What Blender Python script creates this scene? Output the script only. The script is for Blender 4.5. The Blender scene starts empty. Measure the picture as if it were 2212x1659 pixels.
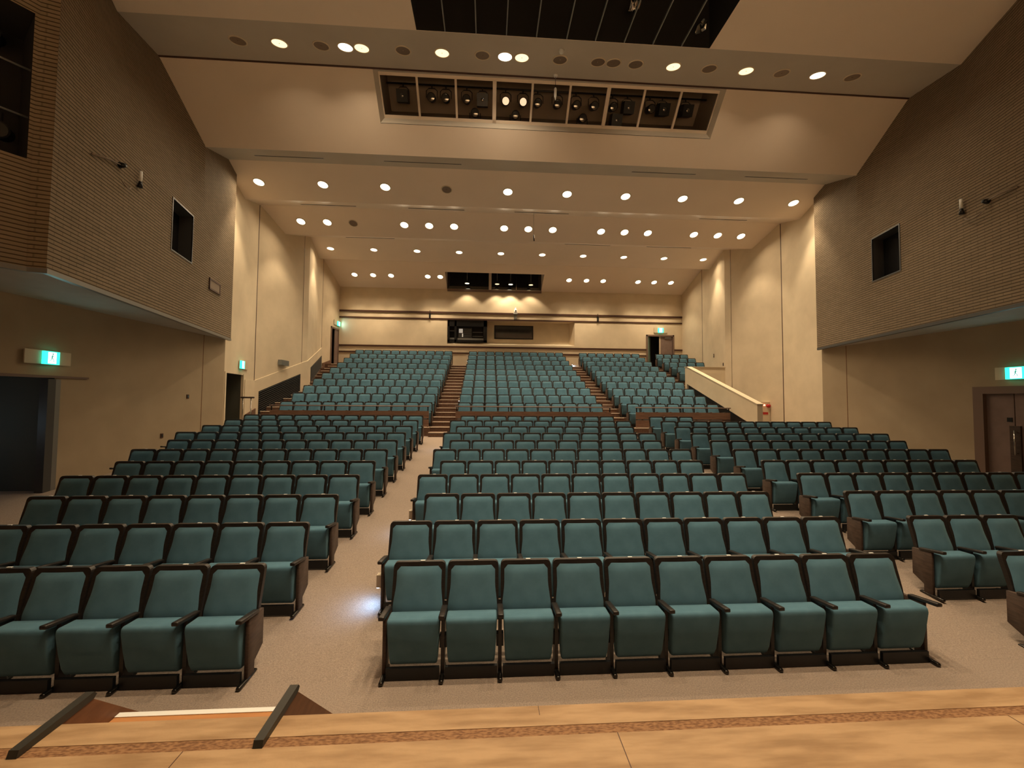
import bpy, bmesh, math, random
from mathutils import Vector, Matrix
random.seed(7)
D = bpy.data
C = bpy.context.scene.collection
PI = math.pi

# ------------------------------------------------------------------ camera
FOC, EYE = 863.0, 2.4985
yaw, pitch, roll = 0.0606, 0.0402, 0.0076
cy, sy, cp, sp = math.cos(yaw), math.sin(yaw), math.cos(pitch), math.sin(pitch)
fwd = Vector((sy*cp, cy*cp, sp))
right = Vector((cy, -sy, 0))
up = right.cross(fwd)
r2 = math.cos(roll)*right + math.sin(roll)*up
u2 = -math.sin(roll)*right + math.cos(roll)*up
cam_data = D.cameras.new('camera')
cam_data.sensor_width = 36.0
cam_data.lens = FOC*36.0/2212.0
cam_data.clip_start = 0.05
cam = D.objects.new('camera', cam_data)
C.objects.link(cam)
m = Matrix(((r2.x, u2.x, -fwd.x, 0), (r2.y, u2.y, -fwd.y, 0), (r2.z, u2.z, -fwd.z, EYE), (0, 0, 0, 1)))
cam.matrix_world = m
bpy.context.scene.camera = cam

# ------------------------------------------------------------------ world, exposure, stage work lights
sc = bpy.context.scene
w = D.worlds.new('world'); sc.world = w
w.use_nodes = True
w.node_tree.nodes['Background'].inputs[0].default_value = (1.0, 0.78, 0.55, 1)
w.node_tree.nodes['Background'].inputs[1].default_value = 0.012
sc.view_settings.view_transform = 'Standard'
sc.view_settings.look = 'None'
sc.view_settings.gamma = 1.0
sc.view_settings.use_curve_mapping = False
sc.view_settings.exposure = 0.0
sc.cycles.max_bounces = 8
sc.cycles.diffuse_bounces = 6
sc.cycles.sample_clamp_indirect = 6.0
WARM = (1.0, 0.775, 0.50)
SPOT_W, BAND_W, STAGE_W = 375.0, 300.0, 2750.0
SPILL_W, BAND_SPILL_W, FRONT_W = 22.0, 24.0, 830.0

def area_light(name, loc, rot, sx, sy_, power, col, spread=PI):
    l = D.lights.new(name, 'AREA'); l.shape = 'RECTANGLE'; l.size = sx; l.size_y = sy_
    l.energy = power; l.color = col; l.spread = spread
    o = D.objects.new(name, l); C.objects.link(o); o.location = loc; o.rotation_euler = rot
    return o
area_light('stage_border_light', (1.7, -5.5, 8.5), (0, 0, 0), 7.0, 1.0, STAGE_W, (0.96, 0.92, 0.80), math.radians(58))
def house_spot(x, Y, z, power, deg, col, rad=0.12):
    l = D.lights.new('house_work_lamp', 'SPOT'); l.energy = power; l.color = col; l.spot_size = math.radians(deg); l.spot_blend = 0.8; l.shadow_soft_size = rad
    o = D.objects.new('house_work_lamp', l); C.objects.link(o); o.location = (x, Y, z)
for x_ in (0.2, 1.7, 3.2):
    house_spot(x_, 2.3, 10.55, FRONT_W, 80, WARM)
    house_spot(x_, 4.8, 11.6, FRONT_W*1.1, 82, WARM)

XC = 1.70

# ------------------------------------------------------------------ materials
def new_mat(name, col, rough=0.6, metal=0.0, spec=0.5):
    mt = D.materials.new(name); mt.use_nodes = True
    b = mt.node_tree.nodes['Principled BSDF']
    b.inputs['Base Color'].default_value = (*col, 1)
    b.inputs['Roughness'].default_value = rough
    b.inputs['Metallic'].default_value = metal
    b.inputs['Specular IOR Level'].default_value = spec
    return mt

def noisy(name, c1, c2, scale, rough=0.8, bump=0.0, detail=4, stretch=(1, 1, 1), spec=0.3, lo=0.35, hi=0.65, bscale=None):
    mt = new_mat(name, c1, rough, 0, spec)
    nt = mt.node_tree; N = nt.nodes; L = nt.links; b = N['Principled BSDF']
    tc = N.new('ShaderNodeTexCoord'); mp = N.new('ShaderNodeMapping'); mp.inputs['Scale'].default_value = stretch
    no = N.new('ShaderNodeTexNoise'); no.inputs['Scale'].default_value = scale; no.inputs['Detail'].default_value = detail
    cr = N.new('ShaderNodeValToRGB')
    cr.color_ramp.elements[0].position = lo; cr.color_ramp.elements[0].color = (*c1, 1)
    cr.color_ramp.elements[1].position = hi; cr.color_ramp.elements[1].color = (*c2, 1)
    L.new(tc.outputs['Object'], mp.inputs['Vector']); L.new(mp.outputs[0], no.inputs['Vector'])
    L.new(no.outputs['Fac'], cr.inputs[0]); L.new(cr.outputs[0], b.inputs['Base Color'])
    if bump:
        bp = N.new('ShaderNodeBump'); bp.inputs['Strength'].default_value = bump; bp.inputs['Distance'].default_value = 0.01
        src = no
        if bscale:
            src = N.new('ShaderNodeTexNoise'); src.inputs['Scale'].default_value = bscale; src.inputs['Detail'].default_value = 3
            L.new(tc.outputs['Object'], src.inputs['Vector'])
        L.new(src.outputs['Fac'], bp.inputs['Height']); L.new(bp.outputs[0], b.inputs['Normal'])
    return mt

def emit(name, col, strength):
    mt = new_mat(name, col, 0.5)
    b = mt.node_tree.nodes['Principled BSDF']
    b.inputs['Emission Color'].default_value = (*col, 1)
    b.inputs['Emission Strength'].default_value = strength
    try: mt.cycles.emission_sampling = 'NONE'
    except Exception: pass
    return mt

def brick_mat(name, c1, c2, groove_shade):
    mt = new_mat(name, c1, 0.85, 0, 0.2)
    nt = mt.node_tree; N = nt.nodes; L = nt.links; b = N['Principled BSDF']
    uv = N.new('ShaderNodeUVMap'); uv.uv_map = 'UVMap'
    br = N.new('ShaderNodeTexBrick')
    soft = tuple(v*0.76 for v in c1)
    br.inputs['Color1'].default_value = (*c1, 1); br.inputs['Color2'].default_value = (*c2, 1); br.inputs['Mortar'].default_value = (*soft, 1)
    br.inputs['Scale'].default_value = 1.0
    br.inputs['Mortar Size'].default_value = 0.008; br.inputs['Mortar Smooth'].default_value = 0.3
    br.inputs['Brick Width'].default_value = 0.26; br.inputs['Row Height'].default_value = 0.066
    br.offset = 0.5
    L.new(uv.outputs[0], br.inputs['Vector'])
    no = N.new('ShaderNodeTexNoise'); no.inputs['Scale'].default_value = 5.0; no.inputs['Detail'].default_value = 5
    L.new(uv.outputs[0], no.inputs['Vector'])
    mx = N.new('ShaderNodeMix'); mx.data_type = 'RGBA'; mx.blend_type = 'MULTIPLY'; mx.inputs[0].default_value = 0.3
    L.new(br.outputs['Color'], mx.inputs[6]); L.new(no.outputs['Fac'], mx.inputs[7])
    # deep horizontal joint between the courses, its shadow painted in as dark colour
    sp_ = N.new('ShaderNodeSeparateXYZ'); L.new(uv.outputs[0], sp_.inputs[0])
    def mth(op, a, b_=None):
        n_ = N.new('ShaderNodeMath'); n_.operation = op
        L.new(a, n_.inputs[0])
        if b_ is not None: n_.inputs[1].default_value = b_
        return n_.outputs[0]
    fr_ = mth('FRACT', mth('DIVIDE', sp_.outputs[1], 0.066))
    dist = mth('ABSOLUTE', mth('SUBTRACT', fr_, 0.5))
    mr = N.new('ShaderNodeMapRange'); mr.inputs['From Min'].default_value = 0.37; mr.inputs['From Max'].default_value = 0.43
    L.new(dist, mr.inputs['Value'])
    mx2 = N.new('ShaderNodeMix'); mx2.data_type = 'RGBA'; mx2.inputs[7].default_value = (*groove_shade, 1)
    L.new(mr.outputs[0], mx2.inputs[0]); L.new(mx.outputs[2], mx2.inputs[6]); L.new(mx2.outputs[2], b.inputs['Base Color'])
    bp = N.new('ShaderNodeBump'); bp.invert = True; bp.inputs['Strength'].default_value = 0.8; bp.inputs['Distance'].default_value = 0.02
    L.new(mr.outputs[0], bp.inputs['Height']); L.new(bp.outputs[0], b.inputs['Normal'])
    return mt

M = {}
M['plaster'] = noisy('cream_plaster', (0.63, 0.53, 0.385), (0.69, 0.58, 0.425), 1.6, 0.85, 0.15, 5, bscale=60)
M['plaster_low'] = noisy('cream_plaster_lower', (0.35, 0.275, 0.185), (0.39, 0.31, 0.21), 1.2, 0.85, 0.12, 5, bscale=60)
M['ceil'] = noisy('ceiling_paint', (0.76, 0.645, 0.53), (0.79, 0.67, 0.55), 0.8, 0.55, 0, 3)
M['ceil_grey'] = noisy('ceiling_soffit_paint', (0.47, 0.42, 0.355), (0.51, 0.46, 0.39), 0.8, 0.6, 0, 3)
M['brick'] = brick_mat('tan_brick', (0.27, 0.205, 0.135), (0.30, 0.23, 0.155), (0.06, 0.042, 0.027))
M['soffit'] = noisy('grey_soffit', (0.42, 0.40, 0.36), (0.46, 0.44, 0.40), 2.0, 0.7)
M['carpet'] = noisy('carpet', (0.22, 0.175, 0.145), (0.345, 0.275, 0.225), 85, 0.98, 0.3, 6, spec=0.1, lo=0.3, hi=0.7)
M['tread'] = noisy('brown_tread', (0.13, 0.075, 0.05), (0.19, 0.11, 0.075), 20, 0.6)
M['nosing'] = new_mat('pale_nosing', (0.88, 0.76, 0.62), 0.5)
M['darkwood'] = noisy('dark_stained_wood', (0.012, 0.009, 0.008), (0.023, 0.017, 0.014), 14, 0.42, 0, 4, (1, 1, 6), 0.5)
M['endwood'] = noisy('brown_end_panel_wood', (0.045, 0.029, 0.022), (0.075, 0.048, 0.036), 10, 0.5, 0, 4, (1, 1, 5), 0.4)
M['railwood'] = noisy('red_brown_board', (0.16, 0.085, 0.06), (0.24, 0.14, 0.095), 6, 0.5, 0, 4, (0.6, 1, 8), 0.4)
M['teal'] = noisy('teal_upholstery', (0.082, 0.175, 0.238), (0.098, 0.205, 0.278), 7, 0.95, 0.25, 3, spec=0.15, bscale=420)
b = M['teal'].node_tree.nodes['Principled BSDF']
b.inputs['Sheen Weight'].default_value = 0.35; b.inputs['Sheen Roughness'].default_value = 0.4; b.inputs['Sheen Tint'].default_value = (0.5, 0.8, 0.8, 1)
M['black'] = new_mat('black_metal', (0.012, 0.012, 0.013), 0.35, 0.3)
M['foot'] = new_mat('worn_black_metal', (0.06, 0.055, 0.05), 0.22, 0.9)
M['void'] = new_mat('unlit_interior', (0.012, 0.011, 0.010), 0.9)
M['stage'] = noisy('stage_boards', (0.28, 0.17, 0.085), (0.42, 0.275, 0.15), 6.0, 0.6, 0.12, 14, (0.5, 3, 1), 0.3, 0.33, 0.62, bscale=40)
M['stage_groove'] = noisy('stage_front_strip', (0.14, 0.065, 0.03), (0.29, 0.155, 0.075), 60, 0.7, 0.2, 8, (0.7, 2, 1), 0.2, 0.35, 0.6)
M['orangewood'] = noisy('orange_step_wood', (0.40, 0.17, 0.06), (0.48, 0.22, 0.08), 5, 0.5, 0, 6, (0.4, 4, 1))
M['sidewood'] = noisy('brown_stringer', (0.15, 0.065, 0.03), (0.19, 0.085, 0.04), 7, 0.5, 0, 5, (1, 1, 3))
M['capmetal'] = new_mat('dark_olive_cap', (0.035, 0.032, 0.026), 0.45, 0.2)
M['white'] = new_mat('white_plastic', (0.75, 0.75, 0.73), 0.4)
M['cream'] = new_mat('cream_enamel', (0.62, 0.52, 0.38), 0.4)
M['grey'] = new_mat('grey_metal', (0.22, 0.22, 0.21), 0.4, 0.4)
M['darkgrey'] = new_mat('dark_grey_paint', (0.055, 0.055, 0.055), 0.5)
M['mauve'] = noisy('mauve_door_paint', (0.19, 0.135, 0.115), (0.22, 0.155, 0.135), 4, 0.5)
M['mauve_frame'] = new_mat('mauve_frame_paint', (0.17, 0.11, 0.085), 0.5)
M['greenleaf'] = new_mat('grey_green_door_paint', (0.15, 0.22, 0.17), 0.5)
M['brownstrip'] = new_mat('dark_brown_strip', (0.06, 0.022, 0.012), 0.5)
M['red'] = new_mat('red_enamel', (0.45, 0.02, 0.02), 0.35)
M['redlamp'] = emit('red_indicator', (1.0, 0.25, 0.15), 6)
M['slotwall'] = new_mat('slot_interior_paint', (0.23, 0.175, 0.13), 0.8)
M['glass_dark'] = new_mat('dark_window_glass', (0.02, 0.02, 0.022), 0.06, 0, 0.8)
M['chrome'] = new_mat('polished_metal', (0.6, 0.58, 0.54), 0.18, 1.0)
M['lens'] = new_mat('lantern_lens', (0.12, 0.11, 0.10), 0.05, 0.6, 1.0)
M['lens_warm'] = emit('glowing_lens', (1.0, 0.72, 0.45), 0.9)
M['lamp'] = emit('lamp_glow', (1.0, 0.88, 0.62), 3.2)
M['lamp_soft'] = emit('lamp_glow_soft', (1.0, 0.80, 0.46), 1.5)
M['lamp_hot'] = emit('lamp_glow_hot', (1.0, 0.94, 0.84), 14)
M['off_dark'] = new_mat('unlit_lamp_reflector', (0.20, 0.15, 0.11), 0.35, 0.3)
M['exit_green'] = emit('exit_sign_green', (0.03, 0.85, 0.55), 2.2)
M['exit_white'] = emit('exit_sign_white', (0.62, 1.0, 0.95), 5.0)
M['exit_figure'] = emit('exit_sign_figure', (0.0, 0.30, 0.22), 0.6)
M['aisle'] = emit('aisle_lamp_face', (0.75, 0.85, 1.0), 10)
M['screen'] = emit('monitor_glow', (0.8, 0.75, 0.65), 0.35)

# ------------------------------------------------------------------ helpers
class MB:
    def __init__(s):
        s.v = []; s.f = []; s.m = []; s.mats = []; s.sm = []
    def _mi(s, mat):
        if mat not in s.mats: s.mats.append(mat)
        return s.mats.index(mat)
    def face(s, pts, mat='plaster', smooth=False):
        k = len(s.v); s.v += [tuple(p) for p in pts]
        s.f.append(list(range(k, k+len(pts)))); s.m.append(s._mi(mat)); s.sm.append(smooth)
    def add(s, verts, faces, mat, smooth=False):
        k = len(s.v); s.v += [tuple(p) for p in verts]
        mi = s._mi(mat)
        for f in faces:
            s.f.append([k+i for i in f]); s.m.append(mi); s.sm.append(smooth)
    def box(s, x0, x1, y0, y1, z0, z1, mat):
        V = [(x, y, z) for x in (x0, x1) for y in (y0, y1) for z in (z0, z1)]
        F = [(0, 1, 3, 2), (4, 6, 7, 5), (0, 4, 5, 1), (2, 3, 7, 6), (0, 2, 6, 4), (1, 5, 7, 3)]
        s.add(V, F, mat)
    def prism(s, poly, d, mat, smooth=False):
        """poly: 3-D outline, d: extrusion vector"""
        n = len(poly); d = Vector(d)
        V = [Vector(p) for p in poly] + [Vector(p)+d for p in poly]
        F = [list(range(n))[::-1], list(range(n, 2*n))] + [(i, (i+1) % n, n+(i+1) % n, n+i) for i in range(n)]
        s.add(V, F, mat, smooth)
    def tube(s, pts, r, mat, seg=8, caps=True):
        pts = [Vector(p) for p in pts]; rings = []
        V = []; F = []
        for i, p in enumerate(pts):
            a = pts[max(i-1, 0)]; c = pts[min(i+1, len(pts)-1)]
            t = (c-a).normalized()
            ref = Vector((0, 0, 1)) if abs(t.z) < 0.9 else Vector((1, 0, 0))
            u = t.cross(ref).normalized(); v = t.cross(u)
            rr = r[i] if isinstance(r, (list, tuple)) else r
            for k in range(seg):
                an = 2*PI*k/seg
                V.append(p+u*math.cos(an)*rr+v*math.sin(an)*rr)
        for i in range(len(pts)-1):
            for k in range(seg):
                F.append((i*seg+k, i*seg+(k+1) % seg, (i+1)*seg+(k+1) % seg, (i+1)*seg+k))
        if caps:
            F.append(tuple(range(seg))[::-1]); F.append(tuple(range((len(pts)-1)*seg, len(pts)*seg)))
        s.add(V, F, mat, True)
    def disc(s, c, n, r, mat, seg=20):
        n = Vector(n).normalized(); ref = Vector((1, 0, 0)) if abs(n.x) < 0.9 else Vector((0, 1, 0))
        u = n.cross(ref).normalized(); v = n.cross(u); c = Vector(c)
        s.face([c+u*math.cos(2*PI*k/seg)*r+v*math.sin(2*PI*k/seg)*r for k in range(seg)], mat)
    def ring(s, c, n, r0, r1, h, mat, seg=20):
        n = Vector(n).normalized(); ref = Vector((1, 0, 0)) if abs(n.x) < 0.9 else Vector((0, 1, 0))
        u = n.cross(ref).normalized(); v = n.cross(u); c = Vector(c)
        prof = [(r0, 0), (r0, h), ((r0+r1)/2, h*1.25), (r1, h*0.5), (r1, 0)]
        V = []; F = []; P = len(prof)
        for k in range(seg):
            a = 2*PI*k/seg; d = u*math.cos(a)+v*math.sin(a)
            for (r, hh) in prof: V.append(c+d*r+n*hh)
        for k in range(seg):
            for j in range(P-1):
                F.append((k*P+j, k*P+j+1, ((k+1) % seg)*P+j+1, ((k+1) % seg)*P+j))
        s.add(V, F, mat, True)
    def build(s, name, parent=None, uv=None):
        me = D.meshes.new(name); me.from_pydata(s.v, [], s.f)
        for mt in s.mats: me.materials.append(M[mt])
        me.polygons.foreach_set('material_index', s.m)
        me.polygons.foreach_set('use_smooth', s.sm)
        if uv:
            ul = me.uv_layers.new(name='UVMap')
            for lp in me.loops:
                ul.data[lp.index].uv = uv(me.vertices[lp.vertex_index].co)
        me.update()
        o = D.objects.new(name, me); C.objects.link(o)
        if parent: o.parent = parent
        return o

def rbox(name, x0, x1, y0, y1, z0, z1, mat, r=0.01, seg=2, parent=None):
    bm = bmesh.new(); bmesh.ops.create_cube(bm, size=1)
    for v in bm.verts:
        v.co = Vector(((x0+x1)/2+v.co.x*(x1-x0), (y0+y1)/2+v.co.y*(y1-y0), (z0+z1)/2+v.co.z*(z1-z0)))
    bmesh.ops.bevel(bm, geom=list(bm.edges), offset=r, segments=seg, affect='EDGES', profile=0.5)
    me = D.meshes.new(name); bm.to_mesh(me); bm.free(); me.materials.append(M[mat])
    o = D.objects.new(name, me); C.objects.link(o)
    if parent: o.parent = parent
    return o

def bevel_mesh(o, r, seg=2, ang=0.6, smooth=True):
    bm = bmesh.new(); bm.from_mesh(o.data)
    bmesh.ops.remove_doubles(bm, verts=bm.verts, dist=1e-5)
    bmesh.ops.recalc_face_normals(bm, faces=bm.faces)
    es = [e for e in bm.edges if len(e.link_faces) == 2 and e.calc_face_angle(0) > ang]
    bmesh.ops.bevel(bm, geom=es, offset=r, segments=seg, affect='EDGES', profile=0.5)
    for f in bm.faces: f.smooth = smooth
    bm.to_mesh(o.data); bm.free()
    return o

def struct(o):
    o['kind'] = 'structure'; return o
def tag(o, label, cat, group=None, kind=None):
    o['label'] = label; o['category'] = cat
    if group: o['group'] = group
    if kind: o['kind'] = kind
    return o
def thing(name, label, cat, loc=(0, 0, 0), rz=0, group=None):
    o = D.objects.new(name, None); C.objects.link(o); o.location = loc; o.rotation_euler = (0, 0, rz)
    o.empty_display_size = 0.1
    return tag(o, label, cat, group)
def put(o, loc=None, rot=None):
    if loc is not None: o.location = loc
    if rot is not None: o.rotation_euler = rot
    return o

ORD = ['zeroth', 'first', 'second', 'third', 'fourth', 'fifth', 'sixth', 'seventh', 'eighth', 'ninth', 'tenth', 'eleventh', 'twelfth', 'thirteenth', 'fourteenth']

# ================================================================== SHELL
# lateral half width of the hall (from centre line x = XC) behind the brick boxes
WALL = [(-6.0, 11.3), (8.0, 10.7), (13.77, 10.42), (16.25, 10.86), (19.3, 10.2), (23.0, 11.07), (25.2, 10.92)]
def hw(Y, tab=WALL):
    for (a, ha), (b_, hb) in zip(tab, tab[1:]):
        if a <= Y <= b_: return ha+(hb-ha)*(Y-a)/(b_-a)
    return tab[-1][1] if Y > tab[-1][0] else tab[0][1]
def lx(Y, off=0): return XC-hw(Y)+off
def rx(Y, off=0): return XC+hw(Y)-off
YR = 25.2
CEILH = {'T': (8.67, 10.69), 'A': (10.17, 11.03), 'B': (11.57, 9.61), 'C': (13.13, 10.19), 'D': (14.88, 9.77), 'D2': (16.27, 10.23),
         'E': (17.68, 9.64), 'E2': (19.28, 10.20), 'F': (21.56, 9.96), 'F2': (22.99, 10.43), 'G': (25.2, 9.47)}
SOF = 4.4385   # underside of the brick boxes

# --- floors
rows_top = [-1.5785, -1.4673, -1.3558, -1.2501, -1.1614, -1.0543, -0.9523, -0.85, -0.7386, -0.6228, -0.5164]
rowY = [4.048+0.934*i for i in range(11)]
rowZ = [t+1.5785 for t in rows_top]                      # floor under each row of the lower section
upY = [15.661+0.9332*k for k in range(10)]
up_top = [-0.0978, 0.2371, 0.5748, 0.9176, 1.239, 1.5671, 1.9075, 2.2458, 2.5814, 2.9171]
upZ = [t-0.92+EYE for t in up_top]
fl = MB()
prof = [(2.0, 0.0), (3.7, 0.0)]
for Y, Z in list(zip(rowY, rowZ))[1:]: prof.append((Y-0.30, Z-0.004))
prof += [(14.1, 1.155), (19.5, 1.155)]
for (a, za), (b_, zb) in zip(prof, prof[1:]):
    fl.face([(-16, a, za), (16, a, za), (16, b_, zb), (-16, b_, zb)], 'carpet')
struct(fl.build('floor'))

def floor_z(Y):
    for (a, za), (b_, zb) in zip(prof, prof[1:]):
        if a <= Y <= b_: return za+(zb-za)*(Y-a)/(b_-a)
    return 0

# --- raised terraces (treads and risers)
ter = MB()
edgeY = [14.98+0.9332*k for k in range(10)]
for k in range(10):
    z = upZ[k]; z_prev = upZ[k-1] if k else 1.155
    y0 = edgeY[k]; y1 = edgeY[k+1] if k < 9 else YR+0.3
    xl = -9.9; xr = 9.38 if k < 4 else 13.2
    ter.face([(xl, y0, z), (xr, y0, z), (xr, y1, z), (xl, y1, z)], 'tread')
    ter.face([(xl, y0, z_prev), (xr if k != 4 else 13.2, y0, z_prev), (xr, y0, z), (xl, y0, z)], 'tread')
    if k < 4: ter.face([(xr, y0, 1.1), (xr, y1, 1.1), (xr, y1, z), (xr, y0, z)], 'tread')
ter.face([(9.38, edgeY[4], 1.1), (13.2, edgeY[4], 1.1), (13.2, edgeY[4], upZ[4]), (9.38, edgeY[4], upZ[4])], 'tread')
struct(ter.build('floor_terraces'))

# --- aisle steps: one intermediate step per terrace, each aisle one flight
def flight(name, x0, x1, k0, bottom=True):
    o = MB(); n = MB()
    if bottom:
        o.box(x0, x1, 14.5, 14.98, 1.14, (1.155+upZ[0])/2, 'tread')
        n.box(x0, x1, 14.485, 14.53, (1.155+upZ[0])/2-0.02, (1.155+upZ[0])/2+0.006, 'nosing')
    for k in range(k0, 10):
        n.box(x0, x1, edgeY[k]-0.018, edgeY[k]+0.025, upZ[k]-0.02, upZ[k]+0.006, 'nosing')
        if k > k0:
            zm = (upZ[k-1]+upZ[k])/2
            o.box(x0, x1, edgeY[k]-0.4666, edgeY[k], upZ[k-1]-0.01, zm, 'tread')
            n.box(x0, x1, edgeY[k]-0.4666-0.018, edgeY[k]-0.4666+0.025, zm-0.02, zm+0.006, 'nosing')
    a = struct(o.build(name)); q = n.build('step_nosing', a)
    return a
flight('floor_steps_doorway_aisle', -2.11, -1.17, 0)
flight('floor_steps_ramp_aisle', 4.56, 5.52, 0)
flight('floor_steps_wall_aisle', -8.95, -7.90, 0)
flight('floor_steps_far_aisle', 9.42, 10.30, 4, bottom=False)

# --- stage
ZS = 0.9485
st = MB()
st.box(-16, 16, -14, 1.899, ZS-0.12, ZS, 'stage')
st.box(-16, 16, 1.955, 2.08, ZS-0.12, ZS, 'stage')
st.box(-16, 16, 1.899, 1.955, ZS-0.12, ZS-0.002, 'stage_groove')
st.box(-16, 16, -14, 2.03, -0.1, ZS-0.12, 'sidewood')
struct(st.build('floor_stage'))
sm = MB()
for x, dx in ((-1.32, 0.0), (0.62, 0.0), (2.6, 0.0), (-3.3, 0)):
    sm.box(x, x+0.004, 0.2, 1.899, ZS-0.001, ZS+0.0006, 'brownstrip')
sm.box(0.27, 0.273, 2.02, 2.08, ZS-0.001, ZS+0.0006, 'brownstrip')
struct(sm.build('floor_stage_joints'))

# --- ceiling panels
def lim(Y): return 12.6
ce = MB()
def strip(a, b_, mat, holes=None, mb=None):
    mb = mb or ce
    (ya, za), (yb, zb) = CEILH[a] if isinstance(a, str) else a, CEILH[b_] if isinstance(b_, str) else b_
    def zz(Y): return za+(zb-za)*(Y-ya)/(yb-ya)
    X0, X1 = XC-lim(ya), XC+lim(ya)
    if not holes:
        mb.face([(X0, ya, za), (X1, ya, za), (X1, yb, zb), (X0, yb, zb)], mat); return
    hx0, hx1, hy0, hy1 = holes
    for (xa, xb, y0, y1) in ((X0, hx0, ya, yb), (hx1, X1, ya, yb), (hx0, hx1, ya, hy0), (hx0, hx1, hy1, yb)):
        if y1-y0 > 1e-4: mb.face([(xa, y0, zz(y0)), (xb, y0, zz(y0)), (xb, y1, zz(y1)), (xa, y1, zz(y1))], mat)
strip((-6.0, 10.69), 'T', 'ceil', (-1.66, 5.06, 3.0, 8.66))
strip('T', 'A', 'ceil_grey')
strip('A', 'B', 'ceil', (-3.05, 6.42, 10.19, 11.02))
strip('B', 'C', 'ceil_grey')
strip('C', 'D', 'ceil'); strip('D', 'D2', 'ceil')
strip('D2', 'E', 'ceil'); strip('E', 'E2', 'ceil')
strip('E2', 'F', 'ceil'); strip('F', 'F2', 'ceil')
strip('F2', 'G', 'ceil', (-2.62, 3.36, 23.74, 25.2))
struct(ce.build('ceiling'))
# thin dark shadow gap where the bright panel meets the lamp band, and slot diffusers
tr = MB()
tr.box(XC-10, XC+10, 10.14, 10.18, 11.005, 11.028, 'brownstrip')
struct(tr.build('trim_1'))
def slit(x0, x1, Y, Z, sl):
    o = MB(); dy = 0.035
    o.prism([(x0, Y-dy, Z-dy*sl-0.012), (x1, Y-dy, Z-dy*sl-0.012), (x1, Y+dy, Z+dy*sl-0.012), (x0, Y+dy, Z+dy*sl-0.012)], (0, 0, 0.03), 'black')
    return o.build('air_slot')
k = 0
for x0, x1, nm in ((-7.19, -5.14, 'nearest the open doorway wall'), (-3.3, -0.9, 'behind the spotlights, doorway side'), (4.59, 6.71, 'behind the spotlights, closed door side'), (8.4, 10.54, 'nearest the closed door wall')):
    tag(slit(x0, x1, 12.4, 9.922, 0.37), 'long thin dark air slot in the grey ceiling soffit, '+nm, 'air vent', 'air slots in the grey soffit')
for x0, x1, nm in ((-7.32, -5.23, 'over the doorway side wall'), (-3.2, -1.0, 'left of the middle'), (1.0, 3.2, 'in the middle'), (8.66, 10.68, 'over the closed door side wall')):
    tag(slit(x0, x1, 15.72, 10.048, 0.33), 'thin air slot in second ceiling step, '+nm, 'air vent', 'air slots in the second ceiling step')
for x0, x1, nm in ((-6.6, -4.4, 'over the doorway side'), (3.6, 5.8, 'over the centre block'), (7.6, 9.8, 'over the closed door side')):
    tag(slit(x0, x1, 18.6, 9.96, 0.35), 'thin air slot in third ceiling step, '+nm, 'air vent', 'air slots in the third ceiling step')

# --- dark grid opening above the stage front
gv = MB()
gx0, gx1, gy0, gy1, gz = -1.66, 5.06, 3.0, 8.66, 10.69
for (p, q) in (((gx0, gy0), (gx0, gy1)), ((gx0, gy1), (gx1, gy1)), ((gx1, gy1), (gx1, gy0)), ((gx1, gy0), (gx0, gy0))):
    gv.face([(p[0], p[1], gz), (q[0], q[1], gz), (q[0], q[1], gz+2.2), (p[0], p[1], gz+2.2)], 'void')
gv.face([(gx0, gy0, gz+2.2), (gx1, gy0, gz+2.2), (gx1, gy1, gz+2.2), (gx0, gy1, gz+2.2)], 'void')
struct(gv.build('ceiling_grid_void'))
for i, x in enumerate((-1.03, -0.34, 0.34, 1.02, 1.71, 2.37, 3.04, 3.71, 4.39)):
    o = MB(); o.box(x-0.012, x+0.012, gy0, gy1, gz-0.0, gz+0.05, 'grey')
    tag(o.build('ceiling_bar'), 'thin grey bar across the dark ceiling opening, %s from the doorway side' % ORD[i+1], 'ceiling bar', 'bars across the dark ceiling opening')
# folded plastic sheets and lamps glimpsed in the void
rndm = random.Random(3)
pl = [((-0.95, 8.1, 11.2), 'crumpled pale sheet beside the second bar'), ((0.75, 7.5, 11.3), 'crumpled plastic scrap high in the middle'), ((1.95, 7.75, 11.2), 'hanging crumpled wrap right of the middle bar'), ((3.1, 8.2, 11.1), 'pale crumpled wrap beside the seventh bar'), ((4.75, 8.45, 11.0), 'small pale knob of cloth at the corner')]
for (x, y, z), nm in pl:
    o = MB(); pts = []
    n = 6
    V = []; F = []
    for i in range(n):
        for j in range(n):
            V.append((x-0.09+0.18*i/(n-1)+rndm.uniform(-.03, .03), y-0.16+0.32*j/(n-1)+rndm.uniform(-.03, .03), z+rndm.uniform(-.09, .09)))
    for i in range(n-1):
        for j in range(n-1): F.append((i*n+j, i*n+j+1, (i+1)*n+j+1, (i+1)*n+j))
    o.add(V, F, 'chrome')
    tag(o.build('crumpled_sheet'), nm+' in the dark ceiling opening', 'plastic sheet')

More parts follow.
